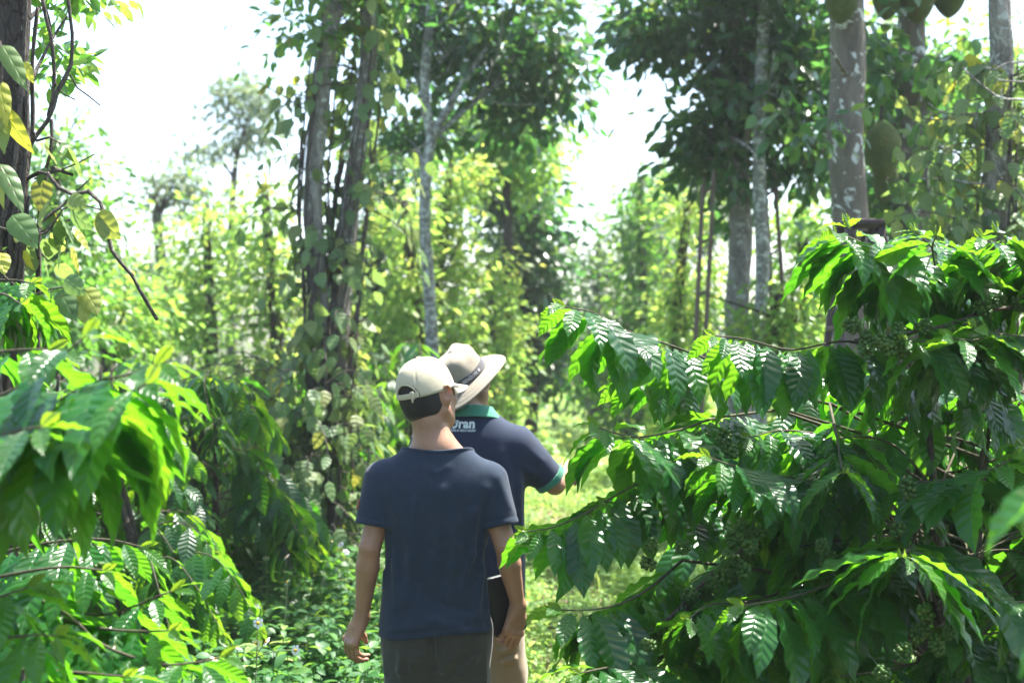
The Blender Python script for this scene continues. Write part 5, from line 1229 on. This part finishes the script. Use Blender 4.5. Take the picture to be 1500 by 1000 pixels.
e, dr = ends1[-1]; g = Geo(); bc = e-dr*.075+np.array([-.063, -.022, 0]); RB = np.stack([nrm(np.cross(dr, [-.93, -.37, 0])), dr, nrm(np.array([-.93, -.37, 0]))], 1); box(g, bc, (.022, .034, .004), RB, .002); m1.link('sleeve_badge', np.concatenate(g.V), np.concatenate(g.Q), 'badge', ts)

# trousers
def trousers(man, waist, hip, knee, ank, r, folds, mat, seed, zt, h=.005, t=.013):
    lo, hi = np.array([-.3, -.25, .05]), np.array([.3, .28, zt+.02]); fl = Fld(lo, hi, h)
    fl.put(torso_fn(smooth_prof(waist), 2.3), lo, hi, .001, 'u', 0); legs(fl, hip, knee, ank, r, .035)
    for s in (-1, 1): fl.ell((s*.078, -.040, .805), (.070, .068, .080), None, .03)
    x, y, z = fl.pts(fl.sl(lo, hi, 0)); fl.f -= (0.0045*noise3(x*1.2, y*1.2, z*1.1, seed)+.004*noise3(x*2, y*2, z*1.6, seed+5)*np.clip((.75-z)/.3, 0, 1)).astype(np.float32)
    for p, w_, a_ in folds: fl.ridge(p, w_, a_*1.5)
    f2 = np.maximum(fl.f, -np.maximum(fl.f+t, z-.16)); f2 = np.maximum(f2, np.maximum(z-zt, .085-z)); fl.f = f2.astype(np.float32)
    V, Q = fl.mesh(1); return man.link('trousers', V, Q, mat)
w1_ = [(.62, .10, .05, 0, -.005), (.68, .145, .085, 0, -.005), (.74, .165, .108, 0, -.005), (.80, .168, .112, 0, -.008), (.88, .160, .108, 0, 0), (.98, .148, .098, 0, 0), (1.0, .148, .098, 0, 0)]
tr1 = trousers(m1, w1_, [(-.088, 0, .80), (.088, 0, .80)], [(-.098, .035, .46), (.10, .02, .46)], [(-.10, -.05, .10), (.105, .05, .10)], (.094, .078, .062),
         [([(-.012, -.11, .80), (-.004, -.095, .70), (0, -.07, .60)], .012, -.012), ([(-.10, -.1, .78), (-.12, -.09, .68), (-.11, -.07, .5)], .013, .007), ([(-.06, -.11, .74), (-.1, -.09, .62)], .012, .006), ([(.12, -.09, .78), (.05, -.1, .72), (.02, -.09, .68)], .011, .007),
          ([(.13, -.08, .72), (.07, -.09, .66)], .011, .006), ([(.15, -.05, .8), (.16, -.04, .65), (.15, -.02, .5)], .010, .006), ([(-.155, -.05, .8), (-.165, -.03, .66)], .010, .006), ([(-.05, -.1, .66), (-.06, -.085, .5)], .014, .006), ([(.06, -.1, .62), (.07, -.07, .5)], .014, .006), ([(-.02, -.1, .76), (-.06, -.11, .73), (-.11, -.1, .74)], .010, .006)],
         'grey_trouser', 7, .98)
for s, y in ((-1, -.05), (1, .05)):
    fl = Fld((s*.10-.08, y-.12, -.01), (s*.10+.08, y+.25, .14), .004)
    fl.cone((s*.10, y-.045, .045), (s*.108, y+.16, .032), .042, .036, .03); fl.cone((s*.10, y-.02, .08), (s*.10, y-.02, .11), .044, .042, .03)
    x, yy, z = fl.pts(fl.sl(fl.lo, fl.lo+1, 0)); fl.f = np.maximum(fl.f, .004-z).astype(np.float32); V, Q = fl.mesh(1); m1.link('shoe', V, Q, 'shoe')

# cap: six panels, curved peak, strap across the back opening
HC = HR1@rotm(7, 0, 0); cc1 = hc1+HR1@np.array([0, -.008, .013])
def cap_dome(nth=144, nz=26):
    th = np.linspace(0, 2*np.pi, nth, endpoint=False); u = np.linspace(0, 1, nz)
    TH, U = np.meshgrid(th, u, indexing='xy'); ph = U*np.pi/2*.985
    seam = 1-.022*np.exp(-((np.mod(TH+np.pi/6, np.pi/3)-np.pi/6)/.035)**2)*np.sin(ph*2).clip(.2)
    wr = 1+.010*np.sin(TH*5+U*6)*(1-U)+.008*np.sin(TH*9-U*11)*(1-U)
    cr = np.cos(ph)**.80; r = cr*seam*wr
    V = np.stack([0.0895*r*np.cos(TH), .1095*r*np.sin(TH), .1185*np.sin(ph)**.95-.004], -1)
    i, j = np.meshgrid(np.arange(nz-1), np.arange(nth), indexing='ij'); j2 = (j+1) % nth
    Q = np.stack([i*nth+j, i*nth+j2, (i+1)*nth+j2, (i+1)*nth+j], -1)
    mid = (V[Q[..., 0], :] if False else V.reshape(-1, 3)[Q].mean(2))
    # the half-round opening at the back
    ang = np.arctan2(mid[..., 0], -mid[..., 1]); open_ = ((ang/.50)**2+((mid[..., 2]+.004)/.047)**2 < 1)
    return V.reshape(-1, 3), Q[~open_].reshape(-1, 4)
V, Q = cap_dome(); used = np.unique(Q); mp_ = np.full(len(V), -1); mp_[used] = np.arange(len(used)); V, Q = V[used], mp_[Q]
V, Q = shell(V, Q, .0028); cap = m1.link('cap', cc1+V@HC.T, Q, 'cream')
# edge tape round the opening
t_ = np.linspace(-1, 1, 40)*.985; an = .50*np.sin(t_*np.pi/2); hz_ = .047*np.cos(t_*np.pi/2)**.9
ph_ = np.arcsin(np.clip(hz_/.1185, 0, 1)); rr_ = np.cos(ph_)**.80
g = Geo(); tube(g, cc1+np.stack([0.0905*rr_*np.sin(an), -.1105*rr_*np.cos(an), hz_-.003], 1)@HC.T, .0028, 6); m1.link('opening_tape', np.concatenate(g.V), np.concatenate(g.Q), 'cream', cap)
# peak
nu, nv = 30, 10; a = np.linspace(-1.12, 1.12, nu); v = np.linspace(0, 1, nv); A, Vv = np.meshgrid(a, v, indexing='ij')
ln = .088*np.cos(A/1.12*np.pi/2)**.55; rx, ry = .0890, .1085
X_ = np.sin(A)*(rx+.004*Vv); Y_ = np.cos(A)*ry+ln*Vv; Z_ = .004-.026*Vv-.012*(np.sin(A))**2*Vv
pv = np.stack([X_, Y_, Z_], -1).reshape(-1, 3); i, j = np.meshgrid(np.arange(nu-1), np.arange(nv-1), indexing='ij')
pq = np.stack([i*nv+j, i*nv+j+1, (i+1)*nv+j+1, (i+1)*nv+j], -1).reshape(-1, 4)[:, ::-1]; V, Q = shell(pv, pq, .003); m1.link('peak', cc1+V@HC.T, Q, 'cream', cap)
# strap with buckle
an = np.linspace(-.55, .55, 24); st = []
for zz in (-.003, .0, .012, .015): st.append(np.stack([0.0910*np.sin(an), -.1115*np.cos(an)-.0005*(zz > -.001)*(zz < .013), np.full(24, zz)], 1))
sv = np.array(st).reshape(-1, 3); i, j = np.meshgrid(np.arange(3), np.arange(23), indexing='ij'); sq = np.stack([i*24+j, i*24+j+1, (i+1)*24+j+1, (i+1)*24+j], -1).reshape(-1, 4)
V, Q = shell(sv, sq, .002); m1.link('strap', cc1+V@HC.T, Q, 'cream', cap)
g = Geo(); box(g, (.0910*math.sin(.33), -.1115*math.cos(.33)-.002, .007), (.013, .006, .026), rotm(0, 0, 19), .0015); box(g, (.0910*math.sin(.30), -.1115*math.cos(.30)-.003, -.008), (.007, .004, .016), rotm(0, 10, 19), .001); m1.link('buckle', cc1+np.concatenate(g.V)@HC.T, np.concatenate(g.Q), 'cream', cap)
V, Q = lathe([(.0085, -.001), (.0085, .002), (.006, .0045), (.001, .0055)], 20); m1.link('button', cc1+(V.reshape(-1, 3)+[0, 0, .114])@HC.T, Q, 'cream', cap)
# spectacles
gg = m1.link
g = Geo(); G1 = lambda *q: np.array([hc1+HR1@np.array(p_, float) for p_ in q])
for s in (-1, 1):
    tube(g, resample(G1((s*.084, -.02, .008), (s*.082, .02, .018), (s*.074, .095, .012)), .01), .0017, 6)
    t_ = np.linspace(0, 6.283, 25); tube(g, G1(*[(s*(.036+.024*math.cos(x)), .103-.004*abs(math.cos(x)), -.004+.017*math.sin(x)) for x in t_]), .0013, 6, cap=False)
    tube(g, G1((s*.074, .095, .012), (s*.060, .1, .006)), .0015, 6)
tube(g, resample(G1((-.012, .106, .002), (0, .110, .005), (.012, .106, .002)), .004), .0012, 6)
sp = m1.link('spectacles', np.concatenate(g.V), np.concatenate(g.Q), 'steel', tris=np.concatenate(g.T))
for s in (-1, 1):
    t_ = np.linspace(0, 6.283, 24, endpoint=False); rim = np.array([(s*(.036+.023*math.cos(x)), .103, -.004+.016*math.sin(x)) for x in t_]); ctr = np.array([[s*.036, .1045, -.004]])
    V = np.vstack([rim, rim*.0+ctr+(rim-ctr)*.5+[0, .0012, 0], ctr]); Q = [[i, (i+1) % 24, 24+(i+1) % 24, 24+i] for i in range(24)]; T = [[24+i, 24+(i+1) % 24, 48] for i in range(24)]
    m1.link('lens', hc1+V@HR1.T, Q, 'lens', sp, tris=T)

# tablet held against the right palm
tc = np.array([.232, .050, .874]); tn = nrm(np.array([-.52, .85, 0.])); tw = nrm(np.array([.85, .52, 0.])); tz = np.cross(tw, tn); tz = tz*np.sign(tz[2])
th_ = math.radians(8); RT = np.stack([tw*math.cos(th_)+tz*math.sin(th_), tn, tz*math.cos(th_)-tw*math.sin(th_)], 1)
tab = thing('tablet', m1.w(tc), 'black tablet in a slim case held by the man in the cap', 'tablet')
def rrect(w, h, r, n=6):
    o = []
    for cx, cz, a0 in ((w/2-r, h/2-r, 0), (-w/2+r, h/2-r, 90), (-w/2+r, -h/2+r, 180), (w/2-r, -h/2+r, 270)):
        for q in range(n+1): a_ = math.radians(a0+90*q/n); o.append((cx+r*math.cos(a_), cz+r*math.sin(a_)))
    return np.array(o)
def slab(w, h, th, r, c, name, mat, label=None, bev=.0015):
    o = rrect(w, h, r); oi = rrect(w-2*bev, h-2*bev, r-bev*.5); m = len(o); rings = [(oi, -th/2), (o, -th/2+bev), (o, th/2-bev), (oi, th/2)]
    V = np.vstack([np.stack([p[:, 0], np.full(m, y), p[:, 1]], 1) for p, y in rings]+[[[0, -th/2, 0]], [[0, th/2, 0]]])
    Q = [[k*m+i, k*m+(i+1) % m, (k+1)*m+(i+1) % m, (k+1)*m+i] for k in range(3) for i in range(m)]
    T = [[(i+1) % m, i, 4*m] for i in range(m)]+[[3*m+i, 3*m+(i+1) % m, 4*m+1] for i in range(m)]
    W_ = m1.w(np.asarray(c)+V@RT.T)-WLOC[tab]; me = make_mesh(name, W_, Q, None, None, False, T); mesh_obj(name, me, tab, M[mat], label)
slab(.128, .200, .007, .012, tc, 'case_back', 'black_plastic'); slab(.131, .203, .005, .013, tc+RT@np.array([0, .0063, 0]), 'edge_frame', 'tab_edge'); slab(.128, .200, .004, .012, tc+RT@np.array([0, .011, 0]), 'screen', 'black_plastic')

# ================================================================== the man in the wide-brimmed hat
d2 = 5.45
m2 = Man((-.15, d2, 0), -8, 'person in a wide-brimmed beige hat and green-trimmed navy polo reaching towards the coffee')
sho = {-1: np.array([-.18, -.005, 1.35]), 1: np.array([.18, 0., 1.35])}
elb = {-1: np.array([-.25, -.02, 1.12]), 1: np.array([.308, .075, 1.20])}
wri = {-1: np.array([-.255, .10, .89]), 1: np.array([.325, .335, 1.235])}
HR2 = rotm(0, 0, -14)@rotm(0, -10, 0)@rotm(-2, 0, 0); hc2 = np.array([-.028, .02, 1.602])
fl = Fld((-.38, -.2, -.01), (.52, .52, 1.78), .0045)
fl.ell((0, 0, 1.25), (.14, .09, .2), None, .05); fl.ell((0, 0, .95), (.145, .1, .12), None, .06); fl.cone((0, 0, 1.02), (0, 0, 1.14), .105, .11, .05)
fl.cone((0, -.01, 1.38), hc2+np.array([-.01, -.025, -.085]), .058, .056, .03); fl.cone((0, .0, 1.42), hc2+np.array([0, .0, -.08]), .05, .048, .03)
for s in (-1, 1):
    fl.cone((s*.02, -.018, 1.435), (s*.135, -.01, 1.37), .045, .034, .04); fl.cone(sho[s]-[s*.02, 0, .01], elb[s], .049, .040, .008)
    m_ = elb[s]+(wri[s]-elb[s])*.28; fl.cone(elb[s], m_, .039, .0415, .007); fl.cone(m_, wri[s], .0415, .025, .007); fl.ell(elb[s]+[0, -.01, 0], (.026, .03, .03), None, .02)
legs(fl, [(-.09, 0, .90), (.09, 0, .90)], [(-.095, .02, .48), (.10, .06, .48)], [(-.10, .04, .09), (.105, -.03, .09)], (.082, .057, .038))
for s, y in ((-1, .04), (1, -.03)): fl.cone((s*.10, y-.03, .05), (s*.11, y+.15, .035), .036, .029, .03)
head(fl, hc2, HR2, 1.02)
hand(fl, wri[1], np.array([.25, .95, -.05]), np.array([-.45, .05, -.85]), np.array([-.9, .2, .4]), ((30, 35, 20), (35, 40, 25), (40, 45, 25), (42, 45, 25)), 5., 1.05, 15)
hand(fl, wri[-1], np.array([-.05, .25, -.95]), np.array([.9, .1, 0]), np.array([0, 1., 0]), ((30, 40, 25),)*4, 5., 1.05, 12)
V, Q = fl.mesh(1); m2.link('body', V, Q, 'skin')
fl = Fld(hc2-.14, hc2+.14, .0035); g_ = lambda v: hc2+HR2@(np.asarray(v, float)*1.02)
fl.ell(g_((0, -.014, .028)), np.array([.079, .097, .092])*1.02, HR2, .02); fl.ell(g_((0, -.035, -.008)), np.array([.068, .065, .068])*1.02, HR2, .02)
x, y, z = fl.pts(fl.sl(hc2-.2, hc2+.2, 0)); q = np.einsum('ji,jabc->iabc', HR2, np.stack([x-hc2[0], y-hc2[1], z-hc2[2]]))
fl.f = np.maximum(np.maximum(fl.f, q[1]-.030+np.clip(-q[2], 0, .1)*.5), -(q[2]+.05-.10*np.maximum(q[1]+.04, 0))).astype(np.float32)
for s in (-1, 1): fl.ell(g_((s*.085, -.012, -.004)), (.022, .026, .040), HR2, .004, 'cut')
V, Q = fl.mesh(1); m2.link('hair', V, Q, 'hair')
prof2 = [(.68, .195, .130, 0, 0), (.76, .197, .132, 0, .0), (.88, .195, .128, 0, .0), (1.0, .192, .124, 0, .002), (1.12, .194, .122, 0, 0), (1.24, .200, .120, 0, -.006), (1.33, .202, .118, 0, -.010), (1.385, .196, .108, 0, -.012),
         (1.42, .172, .094, 0, -.012), (1.45, .128, .083, 0, -.010), (1.475, .09, .077, 0, -.008), (1.50, .07, .07, 0, -.004)]
folds2 = [([(.12, -.1, 1.33), (.14, -.1, 1.2), (.16, -.08, 1.05)], .02, .004), ([(.17, -.06, 1.34), (.18, -.06, 1.2), (.19, -.04, 1.0)], .014, .008), ([(.19, -.05, 1.36), (.26, -.02, 1.30)], .014, .007), ([(.17, -.07, 1.30), (.24, -.03, 1.25)], .012, .006), ([(.08, -.12, 1.2), (.1, -.12, 1.0), (.12, -.12, .85)], .018, .005),
          ([(.15, -.09, 1.0), (.17, -.08, .85)], .014, .006), ([(.2, .02, 1.42), (.28, .03, 1.3)], .016, .004), ([(-.15, -.09, 1.3), (-.1, -.12, 1.15)], .016, .005)]
pV, pQ, ends2, pr2 = tee(m2, prof2, sho, elb, {-1: .17, 1: .187}, .067, .064, (0, -.09, 1.478, 2.0), .067, .735, folds2, 'navy_polo', 'polo_shirt', tilt=.2, seed=21)
polo = m2.link('polo_shirt', pV, pQ, 'navy_polo')
for s in (-1, 1):
    e, dr = ends2[s]; fl = Fld(e-.13, e+.13, .004); a = e-dr*.021; b = e+dr*.004; of = cone_fn(e-dr*.2, e+dr*.06, .066+.003, .064+.0025)
    x, y, z = fl.pts(fl.sl(e-1, e+1, 0)); f = of(x, y, z); ax_ = (x-e[0])*dr[0]+(y-e[1])*dr[1]+(z-e[2])*dr[2]
    rot = .02*0
    # follow the sleeve: use the polo's own outer surface size there
    f = np.maximum(np.maximum(f, -(f+.009)), np.maximum(ax_-.005, -.022-ax_)); fl.f = f.astype(np.float32); V, Q = fl.mesh(1); m2.link('cuff', V, Q, 'green_trim', polo)
# folded collar
t_ = np.linspace(0, 2*np.pi, 97)[:-1]; gap = np.clip((np.sin(t_)-.86)/.14, 0, 1); rows = []
for rx, ry, z0 in ((.074, .070, 1.465), (.068, .067, 1.500), (.071, .070, 1.512), (.076, .074, 1.510), (.094, .086, 1.487), (.110, .095, 1.468), (.113, .0975, 1.463)):
    y_ = ry*np.sin(t_)-.006; rows.append(np.stack([rx*np.cos(t_)*(1-.25*gap), y_, z0-.20*(y_+.075)], 1))
V = np.array(rows).reshape(-1, 3); n_ = 96; i, j = np.meshgrid(np.arange(6), np.arange(n_), indexing='ij'); j2 = (j+1) % n_
Q = np.stack([i*n_+j, i*n_+j2, (i+1)*n_+j2, (i+1)*n_+j], -1).reshape(-1, 4); V, Q = shell(V, Q, .003); m2.link('collar', V, Q, 'green_trim', polo)
# the print across the shoulders (the man in the cap hides its start)
project_text([('σran', .047, .0018, 0, 0., 1.02), ('TRẦN & VÁCH NGĂN', .0125, .0003, 0, -.0245, .80)], m2, polo, np.array([-.022, -.13, 1.440]), np.array([0, -1., 0]), np.array([1., 0, 0]), np.array([0, 0, 1.]), pV, pQ, 'print', 'back_print')
w2_ = [(.64, .11, .06, 0, -.005), (.70, .155, .095, 0, -.005), (.76, .17, .115, 0, -.005), (.82, .175, .118, 0, -.008), (.9, .168, .112, 0, 0), (1.0, .155, .10, 0, 0), (1.02, .155, .10, 0, 0)]
trousers(m2, w2_, [(-.09, 0, .82), (.092, 0, .82)], [(-.098, .03, .48), (.108, .05, .48)], [(-.10, .04, .10), (.11, -.03, .10)], (.100, .088, .072),
         [([(.02, -.09, .585), (.1, -.09, .57), (.17, -.04, .60)], .012, .012), ([(.03, -.09, .55), (.1, -.08, .53), (.17, -.04, .55)], .012, .010), ([(.05, -.1, .62), (.12, -.09, .605), (.17, -.05, .63)], .010, -.008), ([(0, -.11, .8), (.0, -.09, .68)], .012, -.012), ([(.14, -.07, .8), (.15, -.05, .65)], .012, .006), ([(-.1, -.09, .6), (-.02, -.09, .57)], .012, .009)], 'khaki', 17, 1.0)
for s, y in ((-1, .04), (1, -.03)):
    fl = Fld((s*.105-.08, y-.12, -.01), (s*.105+.08, y+.26, .14), .0045); fl.cone((s*.105, y-.045, .045), (s*.113, y+.17, .032), .043, .037, .03); fl.cone((s*.105, y-.02, .08), (s*.105, y-.02, .11), .045, .043, .03)
    x, yy, z = fl.pts(fl.sl(fl.lo, fl.lo+1, 0)); fl.f = np.maximum(fl.f, .004-z).astype(np.float32); V, Q = fl.mesh(1); m2.link('shoe', V, Q, 'shoe')
# wide-brimmed hat: crown, band, soft brim, tipped back on the turned head
HH = HR2@rotm(0, -13, 0)@rotm(31, 0, 0); hh = hc2+HR2@np.array([-.004, -.026, .022])
crown = [(.0975, -.012), (.0965, .0), (.0945, .02), (.092, .04), (.089, .06), (.083, .078), (.072, .088), (.05, .095), (.025, .098), (.002, .099)]
def cw(V, th, k):
    u = (V[..., 2]/.1).clip(0, 1); V = V.copy(); a = 1+.02*np.sin(th*4+1)*u+.035*np.sin(th*7+u*4)*u*(1-u)*2+.012*np.sin(th*13-u*9)*u; V[..., 0] *= a*.96; V[..., 1] *= a*1.10; rr = np.minimum(np.hypot(V[..., 0], V[..., 1])/.08, 1)**2; V[..., 2] += (-.010*np.cos(th*2+.6)*u+.005*np.sin(th*5)*u)*rr; return V
V, Q = lathe(crown, 120, cw); V, Q = shell(V.reshape(-1, 3), Q, .003); hat = m2.link('hat', hh+V@HH.T, Q, 'beige')
brim = [(.098+.0*k, -.012) for k in range(1)]+[(.098+.080*u, -.012-.024*u**1.15) for u in np.linspace(.08, 1, 12)]
def bw(V, th, k):
    V = V.copy(); u = np.maximum(np.hypot(V[..., 0], V[..., 1])-.098, 0)/.080; V[..., 2] += u**1.4*(.002*np.cos(th+.1)+.006*np.cos(2*th+.5)-.005*np.sin(3*th))+.0009*np.sin(u*6.28*8); V[..., 0] *= .97; V[..., 1] *= 1.07; return V
V, Q = lathe(brim, 144, bw); V, Q = shell(V.reshape(-1, 3), Q[:, ::-1], .003); m2.link('brim', hh+V@HH.T, Q, 'beige', hat)
bd = [(.0990, -.010), (.0992, -.006), (.0978, .016), (.0968, .020)]
V, Q = lathe(bd, 120, lambda V, th, k: V*np.array([.965, 1.105, 1])); bandV, bandQ = V.reshape(-1, 3), Q; V, Q = shell(bandV, bandQ, .0015); bo = m2.link('hat_band', hh+V@HH.T, Q, 'band', hat)
# band lettering wrapped round the band; placed where it faces back
def band_text(word, th0, size=.0185):
    V, polys = text_on(word, size, .0004, None, None, None, 'band_lettering', None, None, None, None, None, None)
    r = .100; th = th0+V[:, 0]/r*.95; z = .0055+V[:, 1]
    P_ = np.stack([.965*(r+.0006)*np.cos(th), 1.105*(r+.0006)*np.sin(th), z], 1)
    return P_, polys
# the camera looks along +y in the place: the hat angle that faces it
back = HH.T@(m2.R.T@np.array([-.05, -1., 0])); th_b = math.atan2(back[1]/1.105, back[0]/.965)
P_, polys = band_text('BENZON ✱', th_b+.40); me = bpy.data.meshes.new('band_lettering'); me.from_pydata([tuple(v) for v in m2.w(hh+P_@HH.T)-m2.base], [], polys); me.update(); mesh_obj('band_lettering', me, bo, M['band_print'])
# ------------------------------------------------------------------ light, air, camera
W = bpy.data.worlds.new('World'); S.world = W; W.use_nodes = True
SUN_EL, SUN_AZ = 66., 50.         # degrees; azimuth to the right of the view direction
nt = W.node_tree; nt.nodes.clear()
sky = nt.nodes.new('ShaderNodeTexSky'); sky.sky_type = 'NISHITA'; sky.sun_disc = False
sky.sun_elevation = math.radians(SUN_EL); sky.sun_rotation = math.radians(SUN_AZ); sky.air_density = 1.; sky.dust_density = 2.5; sky.altitude = 400
bg = nt.nodes.new('ShaderNodeBackground'); bg.inputs['Strength'].default_value = .11
wo = nt.nodes.new('ShaderNodeOutputWorld')
nt.links.new(sky.outputs[0], bg.inputs[0]); nt.links.new(bg.outputs[0], wo.inputs[0])
sl = bpy.data.lights.new('sun', 'SUN'); sl.energy = 5.; sl.angle = math.radians(.5); sl.color = (1., .955, .88)
so = bpy.data.objects.new('sun', sl); COL.objects.link(so)
sd = Vector((math.sin(math.radians(SUN_AZ))*math.cos(math.radians(SUN_EL)), math.cos(math.radians(SUN_AZ))*math.cos(math.radians(SUN_EL)), math.sin(math.radians(SUN_EL))))
so.rotation_euler = sd.to_track_quat('Z', 'Y').to_euler(); so.location = (6, 10, 30)

if HAZE:
    hz = Geo(); box(hz, (0, 58, 9.), (160, 130, 22.), bev=.05)
    k = NT('haze'); v = k.n('ShaderNodeVolumePrincipled'); v.inputs['Color'].default_value = (.93, .97, 1., 1); v.inputs['Density'].default_value = HAZE
    v.inputs['Anisotropy'].default_value = .25
    k.t.links.new(v.outputs[0], k.out.inputs['Volume'])
    ho = hz.build('haze', None, k.m, smooth=False); tag(ho, kind='stuff')

cam = bpy.data.cameras.new('camera'); co = bpy.data.objects.new('camera', cam); COL.objects.link(co)
co.location = (0, 0, CH); co.rotation_euler = (math.radians(90), 0, 0)
cam.lens = 50; cam.sensor_width = 36; cam.sensor_fit = 'HORIZONTAL'; cam.clip_start = .05; cam.clip_end = 2000
cam.dof.use_dof = True; cam.dof.focus_distance = 4.4; cam.dof.aperture_fstop = 3.2
S.camera = co
S.view_settings.view_transform = 'Standard'; S.view_settings.look = 'None'; S.view_settings.exposure = EXPO; S.view_settings.gamma = 1
c = S.cycles
c.max_bounces = 8; c.diffuse_bounces = 4; c.glossy_bounces = 3; c.transmission_bounces = 6; c.transparent_max_bounces = 8; c.volume_bounces = 0
c.sample_clamp_indirect = 6; c.use_denoising = True; c.caustics_reflective = False; c.caustics_refractive = False
try: c.denoiser = 'OPENIMAGEDENOISE'; c.denoising_input_passes = 'RGB_ALBEDO_NORMAL'
except Exception: pass
